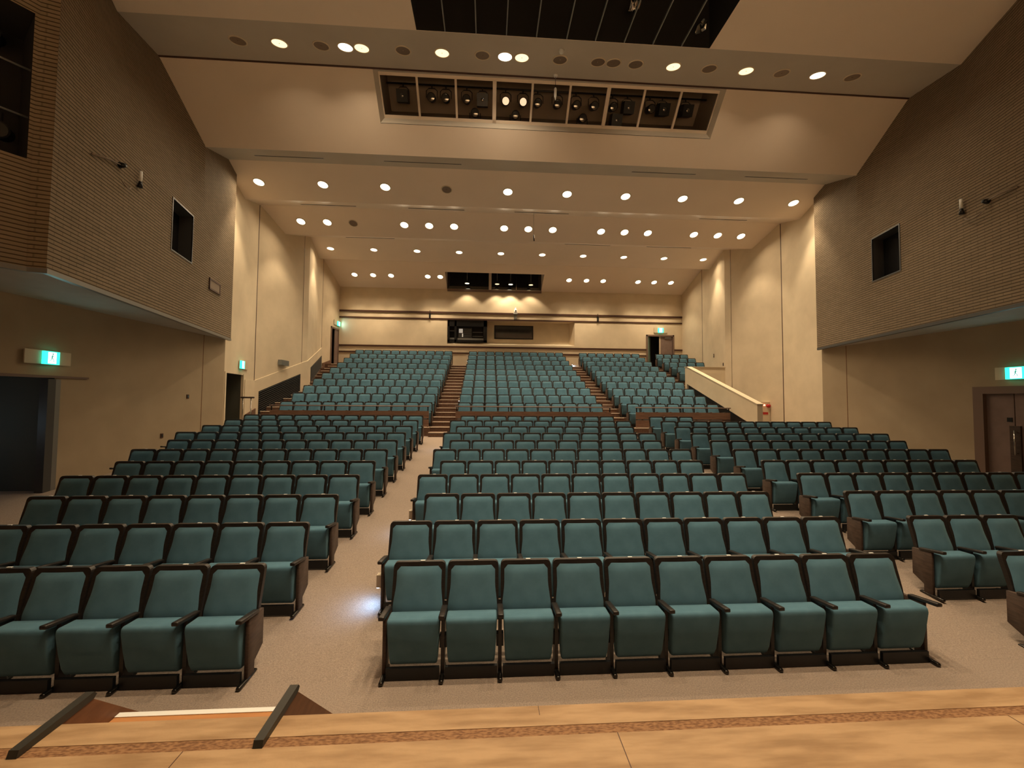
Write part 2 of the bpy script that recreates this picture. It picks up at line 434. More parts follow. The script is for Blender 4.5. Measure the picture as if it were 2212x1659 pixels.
# --- brick boxes (upper side walls next to the stage)
def P_hw(Y): return 8.5+0.24*(Y-6.5)
COLS = [6.5, 7.6, 8.67, 9.4, 9.95, 10.17, 10.93, 11.57, 12.35, 13.13, 13.76]
def top_z(Y):
    ks = [(6.5, 10.69), (8.67, 10.69), (10.17, 11.03), (11.57, 9.61), (13.13, 10.19), (13.76, 10.04)]
    for (a, za), (b_, zb) in zip(ks, ks[1:]):
        if a <= Y <= b_: return za+(zb-za)*(Y-a)/(b_-a)
def top_hw(Y):
    ks = [(6.5, 8.65), (8.67, 9.65), (10.17, 10.0), (11.57, 9.76), (13.13, 10.12), (13.76, 10.24)]
    for (a, za), (b_, zb) in zip(ks, ks[1:]):
        if a <= Y <= b_: return za+(zb-za)*(Y-a)/(b_-a)
ZL = [SOF, 6.07, 7.30]
def brick_face(side):
    s = -1 if side == 'left' else 1
    o = MB()
    def pt(Y, j):
        if j < 3: return (XC+s*P_hw(Y), Y, ZL[j])
        t = (j-2)/3.0
        zt = top_z(Y)+0.06
        e = t*t*(3-2*t) if False else t
        return (XC+s*(P_hw(Y)+(top_hw(Y)-P_hw(Y))*e), Y, ZL[2]+(zt-ZL[2])*t)
    for a, b_ in zip(COLS, COLS[1:]):
        for j in range(5):
            if j == 1 and a >= 9.94 and b_ <= 10.94: continue
            o.face([pt(a, j), pt(b_, j), pt(b_, j+1), pt(a, j+1)], 'brick')
    # rear return of the box
    o.face([(XC+s*P_hw(13.76), 13.76, SOF), (XC+s*10.9, 13.80, SOF), (XC+s*10.9, 13.80, 10.3), (XC+s*P_hw(13.76), 13.76, 10.3)], 'plaster')
    # faces towards the stage
    c0 = (8.5, 6.5); c1 = (8.72, 6.43); d = Vector((0.14, -0.195)).normalized()
    c2 = (8.72+d.x*0.05, 6.43+d.y*0.05); c3 = (8.72+d.x*1.9, 6.43+d.y*1.9); c4 = (8.72+d.x*4.2, 6.43+d.y*4.2)
    def q(p, r, z0, z1): o.face([(XC+s*p[0], p[1], z0), (XC+s*r[0], r[1], z0), (XC+s*r[0], r[1], z1), (XC+s*p[0], p[1], z1)], 'brick')
    zt = 10.75
    q(c0, c1, SOF, zt); q(c1, c2, SOF, zt); q(c3, c4, SOF, zt); q(c2, c3, SOF, 6.12); q(c2, c3, 8.42, zt)
    w_ = struct(o.build('wall_%s_brick' % side, uv=lambda co: (math.hypot(co.x-XC, co.y), co.z)))
    # reveal + interior of the alcove facing the stage
    a = MB(); nrm = Vector((-d.y, d.x))*-1
    if nrm.x < 0: nrm = -nrm
    inner = [(c2[0]+nrm.x*0.9, c2[1]+nrm.y*0.9+0.0), (c3[0]+nrm.x*0.9, c3[1]+nrm.y*0.9)]
    def qq(p, r, z0, z1, mt): a.face([(XC+s*p[0], p[1], z0), (XC+s*r[0], r[1], z0), (XC+s*r[0], r[1], z1), (XC+s*p[0], p[1], z1)], mt)
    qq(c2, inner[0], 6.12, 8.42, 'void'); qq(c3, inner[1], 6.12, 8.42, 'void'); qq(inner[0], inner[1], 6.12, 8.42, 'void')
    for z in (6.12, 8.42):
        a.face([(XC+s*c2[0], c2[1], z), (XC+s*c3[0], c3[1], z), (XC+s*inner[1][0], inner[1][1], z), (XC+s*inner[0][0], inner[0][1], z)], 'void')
    struct(a.build('wall_%s_alcove' % side))
    # window recess in the brick
    g = MB()
    y0, y1, z0, z1 = 9.95, 10.93, 6.07, 7.30
    A = [(XC+s*P_hw(y0), y0), (XC+s*P_hw(y1), y1)]; B_ = [(A[0][0]+s*0.35, y0+0.05), (A[1][0]+s*0.35, y1)]
    for z in (z0, z1): g.face([(A[0][0], A[0][1], z), (A[1][0], A[1][1], z), (B_[1][0], B_[1][1], z), (B_[0][0], B_[0][1], z)], 'darkgrey')
    for i in (0, 1): g.face([(A[i][0], A[i][1], z0), (B_[i][0], B_[i][1], z0), (B_[i][0], B_[i][1], z1), (A[i][0], A[i][1], z1)], 'darkgrey')
    g.face([(B_[0][0], B_[0][1], z0), (B_[1][0], B_[1][1], z0), (B_[1][0], B_[1][1], z1), (B_[0][0], B_[0][1], z1)], 'glass_dark')
    wd = struct(g.build('window_%d' % (1 if side == 'left' else 2)))
    fr = MB(); e = 0.035
    for (ya, yb, za, zb) in ((y0-e, y0, z0-e, z1+e), (y1, y1+e, z0-e, z1+e), (y0, y1, z0-e, z0), (y0, y1, z1, z1+e)):
        fr.prism([(XC+s*(P_hw(ya)-0.012), ya, za), (XC+s*(P_hw(yb)-0.012), yb, za), (XC+s*(P_hw(yb)-0.012), yb, zb), (XC+s*(P_hw(ya)-0.012), ya, zb)], (s*0.03, 0, 0), 'black')
    fr.build('window_frame', wd)
    # underside and bottom trim
    so = MB()
    so.face([(XC+s*8.5, 6.5, SOF), (XC+s*P_hw(13.76), 13.76, SOF), (XC+s*10.9, 13.8, SOF), (XC+s*11.6, 3.0, SOF), (XC+s*c4[0], c4[1], SOF), (XC+s*c1[0], c1[1], SOF)], 'soffit')
    struct(so.build('ceiling_soffit_%s' % side))
    t = MB()
    for (p, r) in (((8.5, 6.5), (P_hw(13.76), 13.76)), (c1, (8.5, 6.5)), (c4, c1)):
        t.prism([(XC+s*(p[0]-0.012), p[1], SOF-0.045), (XC+s*(r[0]-0.012), r[1], SOF-0.045), (XC+s*(r[0]-0.012), r[1], SOF+0.03), (XC+s*(p[0]-0.012), p[1], SOF+0.03)], (s*0.09, 0.02, 0), 'grey' if side == 'left' else 'darkgrey')
    struct(t.build('trim_%d' % (2 if side == 'left' else 3)))
brick_face('left'); brick_face('right')

# --- side walls with openings
def side_wall(name, side, segs, ztop, mat, openings=(), zbot=-0.3, build=True):
    s = -1 if side == 'left' else 1
    o = MB()
    for (Ya, Yb) in segs:
        cuts = sorted({Ya, Yb} | {y for op in openings for y in op[:2] if Ya < y < Yb})
        for a, b_ in zip(cuts, cuts[1:]):
            mid = (a+b_)/2
            zs = [(zbot, ztop)]
            for (oa, ob, z0, z1) in openings:
                if oa <= mid <= ob: zs = [(zbot, z0), (z1, ztop)]
            for (z0, z1) in zs:
                if z1-z0 < 0.01: continue
                o.face([(XC+s*hw(a), a, z0), (XC+s*hw(b_), b_, z0), (XC+s*hw(b_), b_, z1), (XC+s*hw(a), a, z1)], mat)
    return struct(o.build(name))
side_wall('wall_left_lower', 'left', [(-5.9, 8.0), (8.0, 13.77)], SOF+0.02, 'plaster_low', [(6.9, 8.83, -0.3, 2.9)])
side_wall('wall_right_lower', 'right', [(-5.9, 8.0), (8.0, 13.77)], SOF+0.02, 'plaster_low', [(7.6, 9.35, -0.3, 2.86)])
side_wall('wall_left', 'left', [(13.77, 16.25), (16.25, 19.3), (19.3, 23.0), (23.0, 25.2)], 11.2, 'plaster', [(13.88, 15.27, -0.3, 3.34), (24.16, 25.12, 4.49, 6.74)])
side_wall('wall_right', 'right', [(13.77, 16.25), (16.25, 19.3), (19.3, 23.0), (23.0, 25.2)], 11.2, 'plaster')
# vertical joints of the wall panels
jt = MB()
for s in (-1, 1):
    for Y, z0, z1, wd_ in ((16.25, 0.9, 10.2, 0.022), (18.92, 0.9, 10.15, 0.008), (22.98, 2.9, 10.4, 0.02)):
        x = XC+s*(hw(Y)-0.006)
        jt.box(min(x, x+s*0.02), max(x, x+s*0.02), Y-wd_, Y+wd_, z0, z1, 'brownstrip')
    for Y in (12.83,):
        x = XC+s*(hw(Y)-0.004)
        jt.box(min(x, x+s*0.02), max(x, x+s*0.02), Y-0.01, Y+0.01, 0.8, SOF, 'sidewood')
struct(jt.build('trim_4'))

# --- alcoves behind openings in the side walls (dark corridors)
def alcove(name, side, Ya, Yb, z0, z1, depth, back='void', near=None, far=None, floor='void'):
    s = -1 if side == 'left' else 1
    o = MB()
    xa, xb = XC+s*hw(Ya), XC+s*hw(Yb); dx = s*depth
    o.face([(xa, Ya, z0), (xa+dx, Ya, z0), (xa+dx, Ya, z1), (xa, Ya, z1)], near or back)
    o.face([(xb, Yb, z0), (xb+dx, Yb, z0), (xb+dx, Yb, z1), (xb, Yb, z1)], far or back)
    o.face([(xa+dx, Ya, z0), (xb+dx, Yb, z0), (xb+dx, Yb, z1), (xa+dx, Ya, z1)], back)
    o.face([(xa, Ya, z1), (xb, Yb, z1), (xb+dx, Yb, z1), (xa+dx, Ya, z1)], back)
    o.face([(xa, Ya, z0), (xb, Yb, z0), (xb+dx, Yb, z0), (xa+dx, Ya, z0)], floor)
    return struct(o.build(name))
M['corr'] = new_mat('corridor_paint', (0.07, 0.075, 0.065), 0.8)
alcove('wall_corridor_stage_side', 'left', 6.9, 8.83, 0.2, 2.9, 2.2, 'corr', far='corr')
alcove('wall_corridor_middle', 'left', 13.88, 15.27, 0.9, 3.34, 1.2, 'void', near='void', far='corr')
for loc_, e_ in (((-10.2, 7.6, 1.9), 5.0), ((-9.6, 14.3, 2.6), 1.6)):  # second one is an added fill to reveal the middle doorway
    l = D.lights.new('corridor_lamp_and_fill', 'POINT'); l.energy = e_; l.color = (0.75, 0.9, 1.0); l.shadow_soft_size = 0.1
    o = D.objects.new('corridor_lamp_and_fill', l); C.objects.link(o); o.location = loc_
alcove('wall_corridor_rear', 'left', 24.16, 25.12, 4.49, 6.74, 0.7, 'void')

# --- rear wall
rw = MB()
X0, X1 = XC-11.3, XC+11.3
ops = [(-2.58, 5.53, 6.0, 7.53), (10.28, 12.02, 4.49, 6.73)]
xs = sorted({X0, X1} | {v for op in ops for v in op[:2]})
for a, b_ in zip(xs, xs[1:]):
    mid = (a+b_)/2; zs = [(3.9, 9.50)]
    for (oa, ob, z0, z1) in ops:
        if oa <= mid <= ob: zs = [(3.9, z0), (z1, 9.50)]
    for (z0, z1) in zs: rw.face([(a, YR, z0), (b_, YR, z0), (b_, YR, z1), (a, YR, z1)], 'plaster')
struct(rw.build('wall_rear'))
rc = MB(); yb = YR+0.55; bx0, bx1 = -2.58, 5.28
rc.face([(bx0, yb, 6.15), (bx1, yb, 6.15), (bx1, yb, 7.53), (bx0, yb, 7.53)], 'plaster')
rc.face([(-2.58, YR, 7.53), (5.53, YR, 7.53), (bx1, yb, 7.53), (bx0, yb, 7.53)], 'plaster')
rc.face([(-2.58, YR, 6.0), (5.53, YR, 6.0), (bx1, yb, 6.15), (bx0, yb, 6.15)], 'plaster')
rc.face([(-2.58, YR, 6.0), (bx0, yb, 6.15), (bx0, yb, 7.53), (-2.58, YR, 7.53)], 'plaster')
rc.face([(5.53, YR, 6.0), (bx1, yb, 6.15), (bx1, yb, 7.53), (5.53, YR, 7.53)], 'plaster')
struct(rc.build('wall_rear_recess'))
for i, (z0, z1, xa, xb, pr) in enumerate(((7.92, 8.03, -9.24, 12.62, 0.05), (7.53, 7.62, -9.24, 12.62, 0.03), (5.77, 5.87, -9.24, 10.24, 0.04), (5.38, 5.47, -9.24, 10.24, 0.03))):
    o = MB(); o.box(xa, xb, YR-pr, YR+0.01, z0, z1, 'brownstrip')
    if i > 1: o.box(12.08, 12.62, YR-pr, YR+0.01, z0, z1, 'brownstrip')
    struct(o.build('trim_%d' % (5+i)))
for x, nm in ((-3.67, 'on the doorway side'), (7.03, 'on the closed door side')):
    o = MB(); o.box(x-0.05, x+0.05, YR-0.12, YR, 7.61, 7.88, 'black'); o.tube([(x, YR-0.06, 7.9), (x, YR-0.06, 8.08)], 0.02, 'black')
    tag(o.build('wall_socket_box'), 'small black box between dark rear wall rails '+nm, 'wall box', 'boxes between the rear rails')

# control booth window (black, flush) and centre window
bo = MB()
bx0_, bx1_, bz0, bz1 = -2.55, -0.08, 6.14, 7.52
bo.box(bx0_, bx1_, YR+0.02, YR+0.10, 7.13, bz1, 'black'); bo.box(bx0_, bx1_, YR+0.02, YR+0.10, bz0, bz0+0.13, 'black')
bo.box(bx0_, bx0_+0.10, YR+0.02, YR+0.10, bz0, bz1, 'black'); bo.box(bx1_-0.22, bx1_, YR+0.02, YR+0.10, bz0, bz1, 'black')
bo.box(-2.13, -2.0, YR+0.02, YR+0.10, bz0, bz1, 'black')
win = struct(bo.build('window_3'))
gl = MB(); gl.box(bx0_, bx1_, YR+0.30, YR+0.32, bz0, bz1, 'void')
gl.build('window_back', win)
it = MB()
it.box(-1.92, -1.05, YR+0.2, YR+0.28, 6.44, 7.06, 'darkgrey'); it.box(-1.86, -1.62, YR+0.18, YR+0.2, 6.74, 7.0, 'screen')
it.box(-1.66, -1.60, YR+0.18, YR+0.2, 6.48, 6.7, 'screen')
for z in (6.55, 6.68, 6.82, 6.94): it.box(-1.55, -1.1, YR+0.17, YR+0.2, z, z+0.012, 'grey')
for z in (6.52, 6.78): it.box(-1.0, -0.35, YR+0.17, YR+0.2, z, z+0.025, 'grey')
it.box(-2.45, -2.15, YR+0.17, YR+0.2, 6.84, 6.88, 'grey'); it.box(-2.45, -2.15, YR+0.17, YR+0.2, 6.32, 6.42, 'grey')
tag(it.build('control_rack'), 'dim equipment rack with small lit screen inside the black booth window', 'equipment rack')
ds = MB(); ds.box(-1.95, -0.3, YR+0.12, YR+0.26, 6.28, 6.40, 'grey')
tag(ds.build('control_desk'), 'long grey mixing desk edge behind the black booth window', 'mixing desk')
w4 = MB()
w4.box(0.39, 2.92, yb-0.03, yb+0.02, 6.44, 7.33, 'black')
w4o = struct(w4.build('window_4'))
g4 = MB(); g4.box(0.46, 2.85, yb-0.04, yb-0.031, 6.51, 7.26, 'glass_dark'); g4.build('window_pane', w4o)

# slot window above, cut in the last ceiling panel
bz = MB()
hx0, hx1 = -2.62, 3.36
zt, zb_ = 10.105, 9.47
bz.face([(hx0, 23.74, zt), (hx0, YR, zb_), (hx0, YR, 11.4), (hx0, 23.74, 11.4)], 'ceil')
bz.face([(hx1, 23.74, zt), (hx1, YR, zb_), (hx1, YR, 11.4), (hx1, 23.74, 11.4)], 'ceil')
bz.face([(hx0, 23.74, zt), (hx1, 23.74, zt), (hx1, 23.74, 11.4), (hx0, 23.74, 11.4)], 'void')
bz.face([(hx0, 23.74, 11.4), (hx1, 23.74, 11.4), (hx1, YR, 11.4), (hx0, YR, 11.4)], 'void')
bz.face([(hx0, YR+0.01, 9.40), (hx1, YR+0.01, 9.40), (hx1, YR+0.01, 11.4), (hx0, YR+0.01, 11.4)], 'glass_dark')
struct(bz.build('window_5'))
fr = MB()
fr.box(hx0+0.02, hx1, YR-0.14, YR, 9.34, 9.45, 'mauve_frame')
fr.box(0.0, 0.17, YR-0.16, YR, 9.45, 11.2, 'ceil')
fr.box(1.73, 1.77, YR-0.10, YR, 9.45, 11.2, 'chrome')
fr.box(0.2, 3.3, YR-0.10, YR-0.08, 9.46, 9.49, 'chrome')
struct(fr.build('trim_9'))

# ================================================================== doors
def q_side(s, Y, off=0.0): return XC+s*(hw(Y)-off)
# closed double door in the lower wall (closed door side)
def door_right():
    s = 1
    o = MB()
    def slab(mb, ya, yb_, z0, z1, off, th, mat):
        mb.prism([(q_side(s, ya, off), ya, z0), (q_side(s, yb_, off), yb_, z0), (q_side(s, yb_, off), yb_, z1), (q_side(s, ya, off), ya, z1)], (s*th, 0, 0), mat)
    slab(o, 9.22, 9.42, 0.3, 2.90, 0.04, 0.2, 'mauve_frame'); slab(o, 7.5, 9.42, 2.74, 2.92, 0.04, 0.2, 'mauve_frame'); slab(o, 7.5, 7.62, 0.3, 2.9, 0.04, 0.2, 'mauve_frame')
    d = struct(o.build('door_1'))
    l = MB(); slab(l, 8.72, 9.22, 0.3, 2.74, -0.06, 0.05, 'mauve'); slab(l, 7.62, 8.70, 0.3, 2.74, -0.06, 0.05, 'mauve'); lf = l.build('door_leaf', d)
    k_ = MB(); slab(k_, 8.60, 8.79, 0.45, 1.98, -0.02, 0.04, 'endwood'); k_.build('push_plate', d)
    h = MB(); h.tube([(q_side(s, 8.66, 0.05), 8.66, 1.30), (q_side(s, 8.66, 0.05), 8.66, 1.88)], 0.016, 'chrome')
    for z in (1.34, 1.84): h.tube([(q_side(s, 8.66, 0.05), 8.66, z), (q_side(s, 8.66, -0.02), 8.66, z)], 0.01, 'chrome')
    h.build('door_handle', d)
    p = MB(); slab(p, 8.755, 8.845, 2.07, 2.17, -0.045, 0.012, 'black'); p.build('door_plate', d)
door_right()
# open doorway on the other side: pale jamb column
o = MB()
for (ya, yb_, mt) in ((8.70, 8.84, 'darkgrey'), (8.84, 8.93, 'grey')):
    o.prism([(q_side(-1, ya, 0.02), ya, 0.3), (q_side(-1, yb_, 0.02), yb_, 0.3), (q_side(-1, yb_, 0.02), yb_, 2.86), (q_side(-1, ya, 0.02), ya, 2.86)], (-0.16, 0, 0), mt)
o.prism([(q_side(-1, 6.8, 0.03), 6.8, 2.86), (q_side(-1, 9.48, 0.03), 9.48, 2.89), (q_side(-1, 9.48, 0.03), 9.48, 2.93), (q_side(-1, 6.8, 0.03), 6.8, 2.93)], (-0.1, 0, 0), 'mauve_frame')
struct(o.build('door_2'))
o = MB()   # middle doorway frame with half-open pale leaf
for ya, yb_ in ((13.80, 13.90), (15.25, 15.33)):
    o.prism([(q_side(-1, ya, 0.02), ya, 1.15), (q_side(-1, yb_, 0.02), yb_, 1.15), (q_side(-1, yb_, 0.02), yb_, 3.38), (q_side(-1, ya, 0.02), ya, 3.38)], (-0.1, 0, 0), 'plaster')
d3 = struct(o.build('door_3'))
o = MB(); o.prism([(q_side(-1, 13.95, -0.06), 13.95, 1.16), (q_side(-1, 14.6, -0.75), 14.6, 1.16), (q_side(-1, 14.6, -0.75), 14.6, 3.3), (q_side(-1, 13.95, -0.06), 13.95, 3.3)], (-0.05, 0, 0), 'cream'); o.build('door_leaf', d3)
# rear corner door in side wall
o = MB()
for ya, yb_ in ((24.08, 24.20), (25.06, 25.14)):
    o.prism([(q_side(-1, ya, 0.03), ya, 4.49), (q_side(-1, yb_, 0.03), yb_, 4.49), (q_side(-1, yb_, 0.03), yb_, 6.8), (q_side(-1, ya, 0.03), ya, 6.8)], (-0.14, 0, 0), 'mauve_frame')
o.prism([(q_side(-1, 24.08, 0.03), 24.08, 6.7), (q_side(-1, 25.14, 0.03), 25.14, 6.7), (q_side(-1, 25.14, 0.03), 25.14, 6.8), (q_side(-1, 24.08, 0.03), 24.08, 6.8)], (-0.14, 0, 0), 'mauve_frame')
d4 = struct(o.build('door_4'))
o = MB(); o.prism([(q_side(-1, 24.62, 0.0), 24.62, 4.5), (q_side(-1, 25.06, 0.0), 25.06, 4.5), (q_side(-1, 25.06, 0.0), 25.06, 6.7), (q_side(-1, 24.62, 0.0), 24.62, 6.7)], (-0.04, 0, 0), 'mauve'); o.build('door_leaf', d4)
# rear wall double door
o = MB()
for xa, xb, za, zb2 in ((10.22, 10.32, 4.5, 6.8), (11.98, 12.08, 4.5, 6.8), (10.22, 12.08, 6.7, 6.8)): o.box(xa, xb, YR-0.04, YR+0.12, za, zb2, 'mauve_frame')
d5 = struct(o.build('door_5'))
o = MB(); o.box(11.10, 11.96, YR+0.02, YR+0.07, 4.5, 6.69, 'mauve'); o.box(11.10, 11.17, YR, YR+0.02, 4.5, 6.69, 'cream'); o.build('door_leaf', d5)
o = MB(); o.prism([(10.34, YR, 4.5), (10.66, YR-0.42+0.9, 4.5), (10.66, YR+0.48, 6.69), (10.34, YR, 6.69)], (0.04, 0, 0), 'greenleaf'); o.build('door_leaf', d5)
o = MB(); o.box(11.45, 11.85, YR-0.03, YR, 6.58, 6.63, 'grey'); o.build('door_closer', d5)
o = MB()
o.face([(10.28, YR+0.8, 4.49), (12.02, YR+0.8, 4.49), (12.02, YR+0.8, 6.73), (10.28, YR+0.8, 6.73)], 'void')
for x in (10.28, 12.02): o.face([(x, YR, 4.49), (x, YR+0.8, 4.49), (x, YR+0.8, 6.73), (x, YR, 6.73)], 'void')
o.face([(10.28, YR, 6.73), (12.02, YR, 6.73), (12.02, YR+0.8, 6.73), (10.28, YR+0.8, 6.73)], 'void')
struct(o.build('wall_corridor_rear_door'))

# ================================================================== side wall dado, grilles, parapet
def on_left(Y, off=0.0): return XC-hw(Y)+off
dd = MB()
# cream dado that climbs with the steps
poly = [(15.35, 3.18), (16.25, 3.19), (19.04, 4.19), (22.98, 5.36)]
low = [(15.35, 0.9), (16.25, 0.9), (19.04, 2.3), (22.98, 3.6)]
for (a, za), (b_, zb2), (c_, zc), (d_, zd) in zip(poly, poly[1:], low, low[1:]):
    ys = [a, b_]
    mids = [y for y in (19.3,) if a < y < b_]
    ys = [a]+mids+[b_]
    for p, q in zip(ys, ys[1:]):
        f1 = (p-a)/(b_-a); f2 = (q-a)/(b_-a)
        zp, zq = za+(zb2-za)*f1, za+(zb2-za)*f2; lp, lq = zc+(zd-zc)*f1, zc+(zd-zc)*f2
        dd.prism([(on_left(p, 0.035), p, lp), (on_left(q, 0.035), q, lq), (on_left(q, 0.035), q, zq), (on_left(p, 0.035), p, zp)], (-0.05, 0, 0), 'plaster')
struct(dd.build('trim_10'))
def grille(pts, n, label):
    """pts: (Y,z) bottom-left, bottom-right, top-right, top-left"""
    t = thing('vent_grille', label, 'vent')
    o = MB(); o.prism([(on_left(y, 0.05), y, z) for y, z in pts], (-0.04, 0, 0), 'black'); o.build('backing', t)
    s_ = MB()
    (y0, z0), (y1, z1), (y2, z2), (y3, z3) = pts
    for i in range(n):
        f = (i+0.5)/n
        a = (y0, z0+(z3-z0)*f); b_ = (y1, z1+(z2-z1)*f)
        s_.prism([(on_left(a[0], 0.065), a[0], a[1]-0.006), (on_left(b_[0], 0.065), b_[0], b_[1]-0.006), (on_left(b_[0], 0.065), b_[0], b_[1]+0.006), (on_left(a[0], 0.065), a[0], a[1]+0.006)], (-0.02, 0, 0), 'darkgrey')
    s_.build('slat', t)['kind'] = 'stuff'
grille([(16.45, 1.75), (18.80, 2.75), (18.80, 3.62), (16.45, 2.77)], 12, 'long slanted black louvre grille low in wall beside the lowest wall-side steps')
grille([(20.0, 3.2), (22.9, 4.25), (22.9, 4.90), (20.0, 4.02)], 9, 'shorter slanted dark grille higher up near the rear corner door')
for Y, z in ((19.75, 4.1), (21.9, 4.85)):
    pass
# dark skirting below the dado along the steps
sk = MB()
for (a, za), (b_, zb2) in (((15.45, 1.9), (16.3, 2.1)), ((16.3, 1.75), (19.0, 2.62)), ((19.0, 2.95), (20.1, 3.35)), ((20.1, 3.3), (23.1, 4.35)), ((23.1, 4.5), (24.1, 4.78))):
    sk.prism([(on_left(a, 0.06), a, 0.9), (on_left(b_, 0.06), b_, 0.9), (on_left(b_, 0.06), b_, zb2), (on_left(a, 0.06), a, za)], (-0.05, 0, 0), 'tread')
struct(sk.build('baseboard_left'))

# ramp parapet (closed door side)
pa = thing('ramp_parapet', 'sloping cream parapet wall with bright top edge beside the raised seats', 'parapet wall', (9.45, 13.5, 1.15))
def rel(o, t): o.matrix_parent_inverse = Matrix.Translation(-Vector(t.location)); return o
o = MB(); o.prism([(9.42, 13.45, 1.60), (9.42, 14.1, 1.81), (9.42, 18.37, 3.32), (9.42, 18.37, 4.12), (9.42, 13.45, 2.40)], (0.20, 0, 0), 'plaster'); rel(o.build('sloping_panel', pa), pa)
o = MB(); o.prism([(9.40, 13.43, 2.40), (9.40, 18.37, 4.12), (9.40, 18.37, 4.15), (9.40, 13.43, 2.43)], (0.24, 0, 0), 'cream'); rel(o.build('cap', pa), pa)
o = MB(); o.prism([(9.46, 13.5, 1.156), (9.46, 18.3, 1.156), (9.46, 18.3, 3.31), (9.46, 14.1, 1.80), (9.46, 13.5, 1.60)], (0.12, 0, 0), 'darkwood'); rel(o.build('plinth', pa), pa)
o = MB(); o.box(9.42, 11.3, 18.37, 18.55, 1.156, 4.12, 'plaster'); o.box(9.75, 11.1, 18.355, 18.37, 2.2, 3.85, 'cream'); rel(o.build('return_wall', pa), pa)
o = MB(); o.box(9.40, 11.32, 18.34, 18.58, 4.12, 4.15, 'cream'); rel(o.build('cap', pa), pa)

# fire alarm cabinet
fa = thing('fire_alarm_cabinet', 'cream fire hydrant cabinet with red bell and red sign plate by parapet end', 'fire alarm', (12.1, 16.9, 1.155))
o = MB(); o.box(12.02, 12.52, 16.9, 17.3, 1.155, 2.5, 'cream'); rel(o.build('cabinet_body', fa), fa)
o = MB(); o.tube([(12.33, 16.90, 2.33), (12.33, 16.82, 2.33)], [0.085, 0.07], 'red', 16); rel(o.build('bell', fa), fa)
o = MB(); o.tube([(12.15, 16.90, 2.36), (12.15, 16.85, 2.36)], [0.035, 0.025], 'redlamp', 10); rel(o.build('indicator_lamp', fa), fa)
o = MB(); o.box(12.08, 12.32, 16.885, 16.9, 1.95, 2.05, 'red'); rel(o.build('sign_plate', fa), fa)
o = MB(); o.box(12.42, 12.44, 16.88, 16.9, 1.2, 2.2, 'brownstrip'); rel(o.build('door_edge', fa), fa)

# ================================================================== guard rails in front of the raised section
def guard(x0, x1, label, endpost=False):
    t = thing('guard_rail', label, 'guard rail', ((x0+x1)/2, 14.93, upZ[0]))
    z = upZ[0]
    o = MB(); o.tube([(x0, 14.93, z+0.765), (x1, 14.93, z+0.765)], 0.022, 'mauve', 10); rel(o.build('handrail', t), t)
    for a, b_ in ((0.32, 0.59), (0.02, 0.29)):
        o = MB(); o.box(x0+0.02, x1-0.02, 14.915, 14.945, z+a, z+b_, 'railwood')
        if z+a < 1.4: pass
        rel(o.build('board', t), t)
    n = max(2, int((x1-x0)/1.6))
    for i in range(n+1):
        x = x0+0.06+(x1-x0-0.12)*i/n
        o = MB(); o.box(x-0.018, x+0.018, 14.945, 14.975, z-0.005, z+0.76, 'black'); rel(o.build('post', t), t)
pf = MB()
for x0, x1 in ((-7.85, -2.12), (-1.17, 4.55), (5.53, 9.38)):
    pf.box(x0, x1, 14.86, 14.98, 1.14, upZ[0]-0.001, 'tread')
    pf.box(x0, x1, 14.845, 14.89, upZ[0]-0.02, upZ[0]+0.004, 'nosing')
struct(pf.build('trim_11'))
guard(-7.85, -2.14, 'red-brown guard rail before the raised seats, between wall steps and stage-steps aisle')
guard(-1.20, 4.70, 'red-brown guard rail before the raised centre seats, between the two stair aisles')
guard(5.62, 9.38, 'short red-brown guard rail before raised seats beside the cream parapet')
hr = thing('stair_handrail', 'short metal handrail at foot of the wall-side steps', 'handrail', (-8.7, 14.9, 1.155))
o = MB(); o.tube([(-9.0, 15.2, 2.52), (-8.3, 14.75, 2.52)], 0.03, 'endwood', 8); rel(o.build('handrail', hr), hr)
for x, y in ((-8.9, 15.14), (-8.45, 14.85)):
    o = MB(); o.tube([(x, y, floor_z(14.5) if y < 14.98 else upZ[0]), (x, y, 2.5)], 0.02, 'chrome', 8); rel(o.build('post', hr), hr)

# ================================================================== seats
PITCH, SW, SH = 0.52, 0.497, 0.91
def back_y(z):      # leaning back profile, measured back from the row line
    P = [(0.40, -0.115), (0.53, -0.102), (0.66, -0.068), (0.80, -0.028), (0.91, 0.0)]
    for (a, ya), (b_, yb_) in zip(P, P[1:]):
        if z <= b_: return ya+(yb_-ya)*(z-a)/(b_-a)
    return 0.0
def seat_back():
    W = SW; r = 0.042; zs = [0.40, 0.50, 0.60, 0.70, 0.80, SH-r]
    for k in range(1, 5): zs.append(SH-r+r*math.sin(PI/2*k/4))
    V = []; F = []
    for z in zs:
        ins = 0 if z <= SH-r else r-r*math.cos(math.asin(min(1, (z-(SH-r))/r)))
        y = back_y(z)
        V += [(ins, y-0.022, z), (W-ins, y-0.022, z), (W-ins, y+0.022, z), (ins, y+0.022, z)]
    for i in range(len(zs)-1):
        for k in range(4): F.append((i*4+k, i*4+(k+1) % 4, (i+1)*4+(k+1) % 4, (i+1)*4+k))
    F.append((3, 2, 1, 0)); n = (len(zs)-1)*4; F.append((n, n+1, n+2, n+3))
    b_ = MB(); b_.add(V, F, 'darkwood'); return b_
